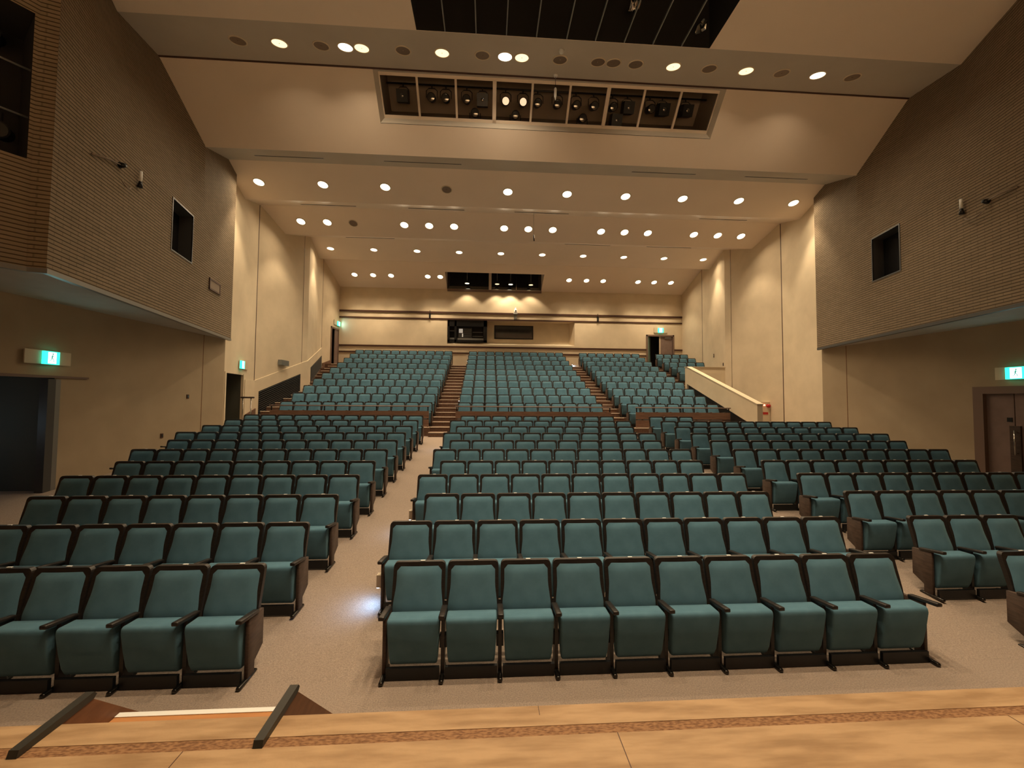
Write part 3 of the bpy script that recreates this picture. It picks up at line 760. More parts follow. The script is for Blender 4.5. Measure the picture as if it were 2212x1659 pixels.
def seat_back_cushion():
    z0, z1 = 0.42, SH-0.037; NU, NV = 9, 12
    V = []; F = []
    for j in range(NV+1):
        v = j/NV; z = z0+(z1-z0)*v
        e_ = 0.034 if z > 0.70 else 0.034-0.020*min(1, (0.70-z)/0.15)
        x0, x1 = e_, SW-e_
        for i in range(NU+1):
            u = i/NU; a = abs(2*u-1); 
            # rounded upper corners
            r = 0.035; zt = z1-z
            ins = 0
            if zt < r: ins = r-math.sqrt(max(0, r*r-(r-zt)**2))
            x = (x0+ins)+(x1-x0-2*ins)*u
            bulge = 0.026*(1-a**8)*(1-abs(2*v-1)**10)+0.006*(1-a*a)
            V.append((x, back_y(z)-0.0235-bulge, z))
    for j in range(NV):
        for i in range(NU):
            k = j*(NU+1)+i; F.append((k, k+1, k+NU+2, k+NU+1))
    b_ = MB(); b_.add(V, F, 'teal', True); return b_
def seat_pan():
    W0, W1 = 0.030, SW-0.030
    prof_ = [(-0.245, 0.100), (-0.300, 0.112), (-0.330, 0.18), (-0.352, 0.32), (-0.372, 0.485), (-0.366, 0.522), (-0.345, 0.534), (-0.200, 0.530), (-0.182, 0.505), (-0.185, 0.30), (-0.205, 0.13)]
    def ins(z): return 0.018+0.020*max(0, min(1, (0.42-z)/0.25))
    n = len(prof_); V = [(ins(z), y, z) for y, z in prof_]+[(SW-ins(z), y, z) for y, z in prof_]
    F = [list(range(n))[::-1], list(range(n, 2*n))]+[(i, (i+1) % n, n+(i+1) % n, n+i) for i in range(n)]
    b_ = MB(); b_.add(V, F, 'teal'); return b_
def panel_poly(x): return [(x, -0.305, 0.03), (x, -0.305, 0.56), (x, -0.168, 0.545), (x, -0.168, 0.18), (x, -0.205, 0.13), (x, -0.205, 0.03)]

proto = {}
def mk(name, mb, bev=None, seg=2):
    o = mb.build(name)
    if bev: bevel_mesh(o, bev, seg)
    C.objects.unlink(o)
    return o.data
proto['backrest'] = mk('backrest', seat_back())
proto['backrest_cushion'] = mk('backrest_cushion', seat_back_cushion())
proto['seat'] = mk('seat', seat_pan(), 0.016, 3)
q = MB(); q.prism([(-0.028, -0.44, 0.568), (-0.028, -0.44, 0.604), (-0.027, -0.162, 0.566), (-0.027, -0.162, 0.534)], (0.056, 0, 0), 'darkwood')
proto['armrest'] = mk('armrest', q, 0.010, 2)
q = MB(); q.prism(panel_poly(-0.016), (0.032, 0, 0), 'darkwood'); q.box(-0.033, 0.033, -0.275, -0.215, 0.235, 0.345, 'black')
proto['side_panel'] = mk('side_panel', q)
q = MB(); q.prism([(-0.018, y, z) for y, z in ((-0.305, 0.03), (-0.305, 0.56), (-0.075, 0.535), (-0.075, 0.21), (-0.205, 0.13), (-0.205, 0.03))], (0.036, 0, 0), 'endwood')
proto['end_panel'] = mk('side_panel', q, 0.004, 1)
q = MB(); q.box(-0.021, 0.021, -0.42, -0.15, 0.0, 0.036, 'foot')
proto['foot'] = mk('foot', q, 0.014, 2)
q = MB(); q.box(0.014, SW-0.014, -0.350, -0.318, 0.006, 0.108, 'black')  # board coloured near black to carry the shade under the seat
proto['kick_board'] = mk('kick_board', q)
q = MB(); q.box(SW*0.55-0.022, SW*0.55+0.022, -0.008, 0.010, SH-0.001, SH+0.006, 'white')
proto['number_plate'] = mk('number_plate', q)

def parts_of(first, last, pitch):
    g = (pitch-SW)/2
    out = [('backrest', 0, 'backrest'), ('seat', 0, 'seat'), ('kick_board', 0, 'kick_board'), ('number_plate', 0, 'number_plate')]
    L_ = [(SW+g, 'end_panel' if last else 'side_panel')]
    if first: L_.insert(0, (-g, 'end_panel'))
    for x, pn in L_:
        out += [('armrest', x, 'armrest'), (pn, x, 'side_panel'), ('foot', x, 'foot')]
    return out
seat_specs = []     # x_left, Y, Z, label, group, first, last, pitch
def add_row(x0, n, Y, Z, blk, rowtxt, countfrom, pitch=PITCH, key=None):
    for i in range(n):
        idx = i+1 if countfrom == 'l' else n-i
        seat_specs.append(dict(x=x0+i*pitch, Y=Y, Z=Z, first=i == 0, last=i == n-1, pitch=pitch, blk=blk, row=rowtxt, idx=idx, key=key))
nL = [7, 8, 8, 9, 9, 10, 10, 11, 11, 11, 11]; nR = [7, 8, 8, 9, 9, 10, 10, 11, 11, 11, 3]
for i in range(11):
    Y, Z = rowY[i], rowZ[i]
    rt = ORD[i+1]+' row from stage'
    add_row(-2.108-((nL[i]-1)*PITCH+SW), nL[i], Y, Z, 'in block by open doorway', rt, 'r', key='L')
    if i % 2 == 0: add_row(-0.893, 10, Y, Z, 'in centre block', rt, 'l', key='C')
    else: add_row(-1.153, 11, Y, Z, 'in centre block', rt, 'l', key='C')
    add_row(5.505, nR[i], Y, Z, 'in block by closed door', rt, 'l', key='R')
for k in range(10):
    Y, Z = upY[k], upZ[k]
    rt = ORD[k+1]+' raised row'
    add_row(-2.13-(10*PITCH+SW), 11, Y, Z, 'in block by open doorway', rt, 'r', key='L')
    add_row(-1.1455, 11, Y, Z, 'in centre block', rt, 'l', key='C')
    add_row(5.54, 7, Y, Z, 'in block by cream parapet', rt, 'l', pitch=0.5455, key='R')
    if k >= 6: add_row(10.33, 3 if k == 6 else 4, Y, Z, 'in corner block', rt, 'l', key='X')
inv = m.inverted()
def view(P):
    v = inv @ Vector(P)
    if v.z > -0.1: return None
    return (1106+FOC*v.x/-v.z, 829.5-FOC*v.y/-v.z, -v.z)
vis = []
for s_ in seat_specs:
    pv = view((s_['x']+0.25, s_['Y'], s_['Z']+0.7))
    if pv is None or pv[0] < -70 or pv[0] > 2212+70: continue
    s_['d'] = pv[2]; s_['inframe'] = -20 < pv[0] < 2232
    vis.append(s_)
vis.sort(key=lambda s_: s_['d'])
chosen = [s_ for s_ in vis if s_['inframe']][:300]
ids = {id(s_) for s_ in chosen}
def far_seat_mb(items):
    b_ = MB()
    cache = {}
    def merge(pn, ox, oy, oz):
        me = proto[pn]
        if pn not in cache:
            cache[pn] = ([tuple(v.co) for v in me.vertices], [(tuple(p.vertices), p.material_index, p.use_smooth) for p in me.polygons], [mt.name for mt in me.materials])
        V, F, mats = cache[pn]
        k0 = len(b_.v); b_.v += [(x+ox, y+oy, z+oz) for x, y, z in V]
        keys = [next(k_ for k_, mm in M.items() if mm.name == n_) for n_ in mats]
        for f, mi, sm_ in F:
            b_.f.append([k0+i for i in f]); b_.m.append(b_._mi(keys[mi])); b_.sm.append(sm_)
    for s_ in items:
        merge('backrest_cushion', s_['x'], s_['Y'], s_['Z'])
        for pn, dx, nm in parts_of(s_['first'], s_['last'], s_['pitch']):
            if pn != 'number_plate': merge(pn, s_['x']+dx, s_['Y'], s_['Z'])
    return b_
for s_ in chosen:
    end = {'L': 'aisle', 'C': 'stage-steps aisle', 'R': 'aisle', 'X': 'aisle'}[s_['key']]
    lab = 'teal folding seat %s, %s, %s from %s' % (s_['blk'], s_['row'], ORD[s_['idx']], end)
    t = thing('theatre_seat', lab, 'seat', (s_['x'], s_['Y'], s_['Z']), 0, 'rows of teal folding theatre seats')
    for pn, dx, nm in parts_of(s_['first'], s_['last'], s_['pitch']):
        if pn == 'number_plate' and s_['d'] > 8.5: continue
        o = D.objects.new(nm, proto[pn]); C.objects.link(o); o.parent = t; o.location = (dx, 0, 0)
        if pn == 'end_panel': o['label'] = 'brown wooden end panel'
        if pn == 'backrest':
            c_ = D.objects.new('backrest_cushion', proto['backrest_cushion']); C.objects.link(c_); c_.parent = o
rest = [s_ for s_ in vis if id(s_) not in ids and (s_['inframe'] or s_['d'] < 9)]
rest = [s_ for s_ in rest if s_['d'] > 9]
tag(far_seat_mb(rest).build('theatre_seat_rows'), 'many small teal folding seats in the raised rows towards the rear wall', 'seats', 'rows of teal folding theatre seats', 'stuff')

# ================================================================== ceiling downlights
def slope_n(a, b_):
    (ya, za), (yb_, zb2) = CEILH[a], CEILH[b_]
    d = Vector((0, yb_-ya, zb2-za)).normalized()
    n = Vector((0, d.z, -d.y))
    if n.z > 0: n = -n
    return n
ring_me = {}
def downlight(x, Y, z, n, mat, label, group, lit=True, power=SPOT_W, r=0.165):
    key = (round(n.y, 3), mat, r)
    if key not in ring_me:
        a = MB(); a.ring((0, 0, 0), n, r, r+0.03, 0.012, 'cream', 24); ao = a.build('trim_ring'); C.objects.unlink(ao)
        d_ = MB(); d_.disc(n*0.004, n, r+0.004, mat, 24)
        do = d_.build('lamp_face'); C.objects.unlink(do)
        c_ = MB()
        if not lit:
            # visible bulb spindle inside the unlit lamp
            c_.tube([n*0.004, n*0.012], [0.02, 0.012], 'slotwall', 8)
        else:
            c_.tube([n*0.004, n*0.012], [0.012, 0.006], 'cream', 6)
        co = c_.build('lamp_spindle'); C.objects.unlink(co)
        ring_me[key] = (ao.data, do.data, co.data)
    t = thing('ceiling_downlight', label, 'ceiling light', (x, Y, z), 0, group)
    for nm, me in zip(('trim_ring', 'lamp_face', 'lamp_spindle'), ring_me[key]):
        o = D.objects.new(nm, me); C.objects.link(o); o.parent = t
    if lit:
        g_ = {'lamp_hot': 2.2, 'lamp_soft': 0.45}.get(mat, 1.0)
        l = D.lights.new('downlight_beam', 'SPOT'); l.energy = power*g_; l.color = WARM
        l.spot_size = math.radians(76); l.spot_blend = 0.6; l.shadow_soft_size = 0.09
        lo = D.objects.new('downlight_beam', l); C.objects.link(lo); lo.parent = t; lo.location = (0, 0, -0.10)
        l = D.lights.new('downlight_spill', 'AREA'); l.shape = 'DISK'; l.size = 0.3; l.color = WARM; l.spread = math.radians(140)
        l.energy = (BAND_SPILL_W if Y < 10 else SPILL_W)*(g_**0.6)
        lo = D.objects.new('downlight_spill', l); C.objects.link(lo); lo.parent = t; lo.location = n*0.03
        lo.rotation_euler = (n*1.0).to_track_quat('-Z', 'Y').to_euler()
    return t
def lamp_row(xs_, Y, z, a, b_, rowname, mats=None, lit=True, power=SPOT_W, start=1):
    n = slope_n(a, b_)
    for i, x in enumerate(xs_):
        mt = (mats[i] if mats else 'lamp') if lit else 'off_dark'
        lab = ('glowing' if lit else 'unlit dark')+' round downlight in %s, %s from doorway side' % (rowname, ORD[i+1])
        downlight(x, Y, z, n, mt, lab, ('lit' if lit else 'unlit')+' downlights in '+rowname, lit, power)
def pz(a, b_, Y):
    (ya, za), (yb_, zb2) = CEILH[a], CEILH[b_]; return za+(zb2-za)*(Y-ya)/(yb_-ya)
lamp_row([-4.98, -3.46, -3.08, -1.18, 0.34, 0.75, 4.55, 6.44, 8.34], 9.4, pz('T', 'A', 9.4), 'T', 'A', 'band nearest stage',
         ['lamp_soft', 'lamp', 'lamp_soft', 'lamp_soft', 'lamp_hot', 'lamp_soft', 'lamp_soft', 'lamp_soft', 'lamp'], power=BAND_W)
lamp_row([-5.92, -4.02, -2.11, -0.21, 1.69, 2.64, 3.03, 3.59, 5.48, 7.38, 9.28], 9.4, pz('T', 'A', 9.4), 'T', 'A', 'band nearest stage', lit=False)
lamp_row([-7.98, -5.82, -3.68, 0.65, 2.8, 4.96, 7.11, 9.26, 11.39], 14.05, pz('C', 'D', 14.05), 'C', 'D', 'second ceiling row')
lamp_row([-1.53], 14.05, pz('C', 'D', 14.05), 'C', 'D', 'second ceiling row', lit=False)
lamp_row([-7.9, -6.82, -3.62, -2.57, -1.51, 0.64, 1.69, 2.76, 4.9, 5.95, 7.0, 9.1, 10.2, 11.28], 17.0, pz('D2', 'E', 17.0), 'D2', 'E', 'third ceiling row', power=SPOT_W*0.8)
lamp_row([-5.75], 17.0, pz('D2', 'E', 17.0), 'D2', 'E', 'third ceiling row', lit=False)
lamp_row([-8.0, -5.85, -3.68, -1.54, 0.61, 2.77, 4.93, 7.1, 9.28, 11.43], 20.42, pz('E2', 'F', 20.42), 'E2', 'F', 'fourth ceiling row')
lamp_row([-8.02, -6.93, -5.87, -3.69, -2.94, 4.95, 6.04, 7.09, 9.3, 10.33, 11.41], 24.15, pz('F2', 'G', 24.15), 'F2', 'G', 'rearmost ceiling row', power=SPOT_W*0.75)
for i, (x, nm, mt) in enumerate(((-1.34, 'on doorway side', 'lamp'), (0.52, 'first right of the mullion', 'lamp_soft'), (1.36, 'beside the thin chrome bar', 'lamp'), (2.63, 'on closed door side', 'lamp_soft'))):
    t = thing('hanging_downlight', 'small round lamp hanging in the rear ceiling slot window, '+nm, 'lamp', (x, 24.6, 9.70), 0, 'lamps in the rear slot window')
    o = MB(); o.tube([(0, 0, 0.0), (0, 0, 0.12)], [0.14, 0.10], 'black', 16); o.build('housing', t)
    o = MB(); o.disc((0, 0, -0.004), (0, 0, -1), 0.135, mt, 20); o.build('lamp_face', t)
    o = MB(); o.tube([(0, 0, 0.12), (0, 0, 1.69)], 0.012, 'grey', 6); o.build('stem', t)
    l = D.lights.new('downlight_beam', 'SPOT'); l.energy = SPOT_W*(0.55 if i == 2 else 0.34); l.color = WARM; l.spot_size = math.radians(104); l.spot_blend = 0.45; l.shadow_soft_size = 0.05
    lo = D.objects.new('downlight_beam', l); C.objects.link(lo); lo.parent = t; lo.location = (0, 0, -0.06)

# ================================================================== spotlight slot in the bright ceiling panel
n_in = Vector((0, 0.712, 0.702))
def AB(x, s_, off=0.0):     # s_: metres along the slope from A
    d = Vector((0, 1.40, -1.42)).normalized(); p = Vector((x, 10.17, 11.03))+d*s_+n_in*off; return p
sl = MB()
x0, x1, sa, sb = -3.05, 6.42, 0.03, 1.20
cn = [AB(x0, sa), AB(x1, sa), AB(x1, sb), AB(x0, sb)]
bk = [AB(x0+0.1, sa+0.05, 0.16), AB(x1-0.1, sa+0.05, 0.16), AB(x1-0.1, sb-0.1, 0.16), AB(x0+0.1, sb-0.1, 0.16)]
for i in range(4): sl.face([cn[i], cn[(i+1) % 4], bk[(i+1) % 4], bk[i]], 'ceil_grey')
struct(sl.build('trim_12'))
bx = MB(); bk2 = [AB(x0+0.1, sa+0.05, 1.2), AB(x1-0.1, sa+0.05, 1.2), AB(x1-0.1, sb-0.1, 1.2), AB(x0+0.1, sb-0.1, 1.2)]
for i in range(4): bx.face([bk[i], bk[(i+1) % 4], bk2[(i+1) % 4], bk2[i]], 'slotwall')
bx.face(bk2, 'slotwall')
struct(bx.build('ceiling_slot_interior'))
fr = MB()
def bar(xa, sa_, xb, sb_, w_, along_x):
    p, q_ = AB(xa, sa_, 0.15), AB(xb, sb_, 0.15); d = Vector((0, 1.40, -1.42)).normalized()
    e = d*w_ if along_x else Vector((w_, 0, 0))
    fr.prism([p-e, q_-e, q_+e, p+e], n_in*0.05, 'ceil')
bar(x0+0.05, sa+0.08, x1-0.05, sa+0.08, 0.04, True); bar(x0+0.05, sb-0.12, x1-0.05, sb-0.12, 0.05, True)
for x in (-2.98, 6.36): bar(x, sa, x, sb-0.1, 0.05, False)
for x in (-1.97, -0.94, 1.135, 2.17, 4.24, 5.27): bar(x, sa+0.04, x, sb-0.1, 0.028, False)
for x in (0.105, 3.235): bar(x, sa+0.04, x, sb-0.08, 0.05, False)
struct(fr.build('window_6'))

def lantern(x, Y, z, kind, label, up_=False):
    t = thing('stage_spotlight', label, 'spotlight', (x, Y, z), 0, 'spotlights in the ceiling slot')
    aim = Vector((0, -0.86, -0.5)).normalized()
    if kind == 'box':
        o = MB(); u = Vector((1, 0, 0)); v = aim.cross(u)
        rr = 0.15
        o.prism([(-aim*0.18)+u*rr*a_+v*rr*b2 for a_, b2 in ((-1, -1), (1, -1), (1, 1), (-1, 1))], aim*0.34, 'black'); o.build('lamp_body', t)
        lens_c = aim*0.165; lr = 0.05; lm = 'lens'
    else:
        o = MB(); o.tube([-aim*0.22, -aim*0.2, aim*0.02, aim*0.14], [0.06, 0.10, 0.105, 0.115], 'black', 14, caps=True); o.build('lamp_body', t)
        lens_c = aim*0.145; lr = 0.095; lm = 'lens_warm' if kind == 'warm' else 'lens'
    o = MB()
    u = Vector((1, 0, 0)); v = aim.cross(u)
    V = [lens_c+aim*0.02]; F = []
    for k_ in range(16):
        a_ = 2*PI*k_/16; V.append(lens_c+u*math.cos(a_)*lr+v*math.sin(a_)*lr)
    for k_ in range(16): F.append((0, 1+k_, 1+(k_+1) % 16))
    o.add(V, F, lm, True); o.build('lens', t)
    sgn = -1 if up_ else 1
    o = MB(); o.tube([(-0.15, 0, 0), (-0.15, 0, 0.2*sgn), (-0.08, 0, 0.27*sgn), (0.08, 0, 0.27*sgn), (0.15, 0, 0.2*sgn), (0.15, 0, 0)], 0.012, 'black', 6)
    o.tube([(0, 0, 0.27*sgn), (0, 0, 0.36*sgn)], 0.018, 'black', 6); o.build('yoke', t)
LT = [(-2.43, 'box'), (-1.64, 'r'), (-1.25, 'r'), (-0.67, 'r'), (-0.23, 'box'), (0.42, 'warm'), (0.91, 'warm'), (1.33, 'r'), (1.89, 'r'), (2.43, 'r'), (2.94, 'r'), (3.49, 'r'), (3.93, 'box'), (4.59, 'r'), (4.96, 'box'), (5.65, 'box')]
for i, (x, kd) in enumerate(LT):
    desc = {'box': 'square-bodied black stage spotlight', 'r': 'round black stage spotlight', 'warm': 'round stage spotlight with bright lens'}[kd]
    lantern(x, 10.93, 10.90, kd, desc+' on upper bar of slot, %s from doorway side' % (ORD[i+1] if i < 14 else ('fifteenth' if i == 14 else 'last')))
for x, kd, nm in ((-0.44, 'r', 'first'), (0.71, 'r', 'second'), (2.65, 'r', 'third'), (3.64, 'box', 'fourth')):
    lantern(x, 11.12, 10.66, kd, ('square' if kd == 'box' else 'round')+' stage spotlight on lower bar of slot, %s from doorway side' % nm, True)
for z, y, nm in ((11.31, 10.98, 'upper'), (10.25, 11.12, 'lower')):
    o = MB(); o.tube([(-2.9, y, z), (6.3, y, z)], 0.024, 'black', 8); tag(o.build('lighting_pipe'), nm+' black pipe carrying spotlights inside the ceiling slot', 'pipe')

# hanging microphones
mc = thing('hanging_microphone', 'small pale microphone hanging on a cable before the spotlight slot', 'microphone', (1.69, 10.05, 11.0))
o = MB(); o.tube([(0, 0, 0), (0, 0, -0.33)], 0.008, 'black', 6); o.build('cable', mc)
o = MB(); o.tube([(0, 0, -0.33), (0, 0, -0.36), (0, 0, -0.56), (0, 0, -0.60), (0, 0, -0.66)], [0.02, 0.035, 0.035, 0.02, 0.012], 'white', 10); o.build('microphone_body', mc)
o = MB(); o.tube([(0, -0.02, 0.0), (0, -0.02, -0.04)], [0.06, 0.05], 'white', 12); o.build('ceiling_plate', mc)
mc = thing('hanging_microphone', 'thin dark microphone hanging on a long wire below second ceiling step', 'microphone', (1.80, 15.9, 10.10))
o = MB(); o.tube([(0, 0, 0), (0, 0, -0.9)], 0.005, 'black', 5); o.build('cable', mc)
o = MB(); o.tube([(0, 0, -0.9), (0.02, 0, -1.14)], 0.025, 'black', 8); o.build('microphone_body', mc)
o = MB(); o.tube([(1.66, 9.03, 10.772), (1.66, 9.03, 10.70)], [0.07, 0.045], 'white', 12)
tag(o.build('smoke_detector'), 'small white detector on ceiling band above the spotlight slot', 'smoke detector')

# camera on the rear wall rails
cm = thing('wall_camera', 'small pale camera on bracket standing on rear wall rails', 'camera', (1.71, YR-0.10, 7.6))
o = MB(); o.box(-0.09, 0.09, -0.12, 0.0, 0.0, 0.34, 'grey'); o.box(-0.14, 0.12, -0.16, 0.02, 0.34, 0.39, 'white'); o.build('bracket', cm)
o = MB(); o.tube([(0, -0.06, 0.39), (0, -0.06, 0.46), (0, -0.06, 0.60), (0, -0.06, 0.66), (0, -0.06, 0.74)], [0.10, 0.115, 0.10, 0.05, 0.03], 'white', 14); o.build('camera_head', cm)
o = MB(); o.disc((0, -0.178, 0.53), (0, -1, 0), 0.04, 'black', 12); o.build('lens', cm)

# ================================================================== exit signs (running figure)
def exit_sign(loc, nrm, w_, h_, pw, label, px=0.0):
    """nrm: horizontal outward normal; w_,h_ lit box; pw width of pale backing plate"""
    nrm = Vector(nrm).normalized(); u = Vector((-nrm.y, nrm.x, 0))
    t = thing('exit_sign', label, 'exit sign', loc)
    def P(a, z, d): return u*a+Vector((0, 0, z))+nrm*d
    o = MB(); o.prism([P(px-pw/2, -h_*0.52, 0.0), P(px+pw/2, -h_*0.52, 0.0), P(px+pw/2, h_*0.55, 0.0), P(px-pw/2, h_*0.55, 0.0)], nrm*0.02, 'cream'); o.build('backing_plate', t)
    o = MB(); o.prism([P(-w_/2, -h_/2, 0.02), P(w_/2, -h_/2, 0.02), P(w_/2, h_/2, 0.02), P(-w_/2, h_/2, 0.02)], nrm*0.05, 'exit_green'); o.build('sign_box', t)
    o = MB(); a = w_*0.27
    o.face([P(-a, -h_*0.44, 0.072), P(a, -h_*0.44, 0.072), P(a, h_*0.44, 0.072), P(-a, h_*0.44, 0.072)], 'exit_white')
    face = o.build('door_symbol', t)
    o = MB(); q_ = h_
    def limb(a0, z0, a1, z1, wd):
        dv = Vector((a1-a0, z1-z0)); nn = Vector((-dv.y, dv.x)).normalized()*wd
        o.face([P(a0-nn.x, z0-nn.y, 0.075), P(a1-nn.x, z1-nn.y, 0.075), P(a1+nn.x, z1+nn.y, 0.075), P(a0+nn.x, z0+nn.y, 0.075)], 'exit_figure')
    o.disc(P(0.03*q_, 0.30*q_, 0.075), nrm, 0.06*q_, 'exit_figure', 10)
    limb(0.02*q_, 0.22*q_, -0.04*q_, -0.02*q_, 0.045*q_)          # trunk
    limb(0.02*q_, 0.18*q_, 0.16*q_, 0.08*q_, 0.022*q_); limb(0.0, 0.18*q_, -0.14*q_, 0.10*q_, 0.022*q_)
    limb(-0.04*q_, -0.02*q_, 0.10*q_, -0.12*q_, 0.028*q_); limb(0.10*q_, -0.12*q_, 0.12*q_, -0.32*q_, 0.024*q_)
    limb(-0.04*q_, -0.02*q_, -0.10*q_, -0.20*q_, 0.028*q_); limb(-0.10*q_, -0.20*q_, -0.22*q_, -0.22*q_, 0.024*q_)
    o.build('running_figure', t)
    l = D.lights.new('exit_glow', 'AREA'); l.shape = 'RECTANGLE'; l.size = w_; l.size_y = h_; l.energy = 2.2; l.color = (0.50, 0.95, 1.0)
    lo = D.objects.new('exit_glow', l); C.objects.link(lo); lo.parent = t; lo.location = nrm*0.09
    lo.rotation_euler = nrm.to_track_quat('-Z', 'Y').to_euler()
    return t
wl = Vector((1, -0.043, 0)).normalized()
exit_sign((q_side(-1, 8.68, 0.02), 8.68, 3.285), (1, 0.043, 0), 0.30, 0.26, 0.92, 'glowing green running-man exit sign over the open dark doorway')
exit_sign((q_side(-1, 14.98, 0.02), 14.98, 3.70), (1, 0.177, 0), 0.30, 0.28, 0.75, 'glowing exit sign over the middle doorway below the brick box end', 0.2)
exit_sign((q_side(-1, 24.98, 0.02), 24.98, 7.10), (1, -0.07, 0), 0.30, 0.26, 0.75, 'glowing exit sign over the door in the rear corner', -0.2)
exit_sign((11.17, YR-0.02, 7.09), (0, -1, 0), 0.34, 0.30, 0.88, 'glowing exit sign over the half-open door in rear wall')
exit_sign((q_side(1, 8.56, 0.02), 8.56, 3.22), (-1, 0.043, 0), 0.40, 0.28, 1.0, 'glowing green running-man exit sign over the closed mauve door', -0.1)

# ================================================================== wall items
o = MB(); Y = 17.66
o.prism([(on_left(17.45, 0.02), 17.45, 3.92), (on_left(17.88, 0.02), 17.88, 3.90), (on_left(17.88, 0.02), 17.88, 4.12), (on_left(17.45, 0.02), 17.45, 4.14)], (0.14, 0.03, 0), 'grey')
tag(o.build('wall_speaker'), 'small grey box speaker on cream wall above the slanted grille', 'wall speaker')
def switch(Y, z, label, side=-1, h_=0.12):
    o = MB(); x = XC+side*(hw(Y)-0.012)
    o.box(min(x, x+side*0.02), max(x, x+side*0.02), Y-0.045, Y+0.045, z-h_/2, z+h_/2, 'brownstrip')
    o.box(min(x, x-side*0.008), max(x, x-side*0.008), Y-0.018, Y+0.018, z-h_*0.25, z+h_*0.3, 'chrome')
    tag(o.build('wall_socket'), label, 'wall socket')
switch(12.29, 2.53, 'small brown wall socket higher on lower wall near its rear end')
switch(11.46, 1.46, 'small brown wall socket just above the seats by lower wall')
switch(15.35+0.3, 2.0, 'small dark switch between middle doorway and short handrail')
switch(20.3, 4.05, 'small dark switch on cream dado beside the second grille')
switch(21.8, 4.85, 'tiny dark switch on cream dado close to the rear corner')
switch(19.6, 4.4, 'small dark switch on far wall above parapet return, nearer one', 1, 0.16)
switch(21.0, 5.0, 'slim dark switch on far wall above the corner seats', 1, 0.2)
# small loudspeaker box at the end of the brick wall
wb = thing('wall_notice_frame', 'small framed rectangular plate near bottom rear corner of brick wall', 'wall plate', (0, 0, 0))
def bw(Y, off): return XC-P_hw(Y)+off
o = MB()
for (ya, yb_, z0, z1) in ((12.0, 12.05, 5.68, 6.0), (12.7, 12.75, 5.66, 5.98), (12.0, 12.75, 5.95, 6.0), (12.0, 12.75, 5.66, 5.71)):
    o.prism([(bw(ya, 0.03), ya, z0), (bw(yb_, 0.03), yb_, z0), (bw(yb_, 0.03), yb_, z1), (bw(ya, 0.03), ya, z1)], (-0.03, 0, 0), 'brownstrip')
o.build('frame', wb)
o = MB(); o.prism([(bw(12.05, 0.02), 12.05, 5.71), (bw(12.7, 0.02), 12.7, 5.71), (bw(12.7, 0.02), 12.7, 5.95), (bw(12.05, 0.02), 12.05, 5.95)], (-0.015, 0, 0), 'slotwall'); o.build('plate', wb)

# bracket fixtures on the brick walls
def fixture(s, label, pts):
    t = thing('wall_bracket_fixture', label, 'wall fixture')
    def B(Y, z, off): return Vector((XC+s*(P_hw(Y)-off), Y, z))
    (ya, za), (yb_, zb2), (yc, zc), (yd, zd) = pts
    o = MB(); o.tube([B(ya, za, 0.02), B((ya+yb_)/2, (za+zb2)/2+0.02, 0.06), B(yb_, zb2, 0.05)], [0.02, 0.018, 0.012], 'slotwall', 8); o.build('arm', t)
    o = MB(); o.tube([B(yb_, zb2, 0.02), B(yb_, zb2, 0.12)], [0.06, 0.035], 'black', 10); o.build('mount', t)
    o = MB(); k_ = 7; cc = [B(yb_+(yd-yb_)*j/(k_-1), zd-0.02-0.10*math.sin(PI*j/(k_-1)), 0.05+0.04*math.sin(PI*j/(k_-1))) for j in range(k_)]
    o.tube(cc, 0.012, 'slotwall', 6); o.build('curved_cable', t)
    o = MB(); o.tube([B(yc, zc-0.30, 0.06), B(yc, zc-0.08, 0.06)], 0.028, 'white', 10); o.build('pale_tube', t)
    o = MB(); o.tube([B(yc, zc-0.42, 0.05), B(yc, zc-0.30, 0.06)], [0.05, 0.03], 'black', 10); o.build('socket', t)
fixture(-1, 'bent metal bracket with pale tube on the brick wall, doorway side', [(7.27, 6.75), (8.0, 6.98), (8.58, 7.27), (8.3, 6.72)])
fixture(1, 'bent metal bracket with pale tube on the brick wall, closed door side', [(7.05, 6.75), (7.62, 6.75), (8.15, 7.15), (8.1, 6.62)])
# spotlights and rails in the side alcove facing the stage
def alc(u_, w_, z):   # u_ metres along the face from its inner end, w_ metres inwards
    d = Vector((0.14, -0.195)).normalized(); n_ = Vector((0.195, 0.14)).normalized()
    return Vector((XC-(8.72+d.x*u_+n_.x*w_), 6.43+d.y*u_+n_.y*w_, z))
for (u_, z, nm) in ((0.28, 6.52, 'lower round black spotlight in dark alcove beside the brick corner'), (0.42, 7.95, 'upper round black spotlight in dark alcove beside the brick corner')):
    p = alc(u_, 0.30, z)
    t = thing('stage_spotlight', nm, 'spotlight', p, 0, 'spotlights in the side alcove')
    aim = Vector((0.55, -0.80, -0.2)).normalized()
    o = MB(); o.tube([-aim*0.2, -aim*0.15, aim*0.1, aim*0.14], [0.06, 0.11, 0.12, 0.13], 'black', 16); o.build('lamp_body', t)
    o = MB(); o.disc(aim*0.145, aim, 0.11, 'lens', 16); o.build('lens', t)
    o = MB(); o.tube([(0, 0, 0.1), (0, 0, 0.3)], 0.015, 'black', 6); o.build('yoke', t)
for z, nm in ((6.80, 'lower'), (7.55, 'upper')):
    o = MB(); o.tube([alc(0.05, 0.1, z), alc(1.8, 0.1, z)], 0.016, 'grey', 8); tag(o.build('alcove_rail'), nm+' thin grey rail across the dark alcove in brick wall', 'rail')

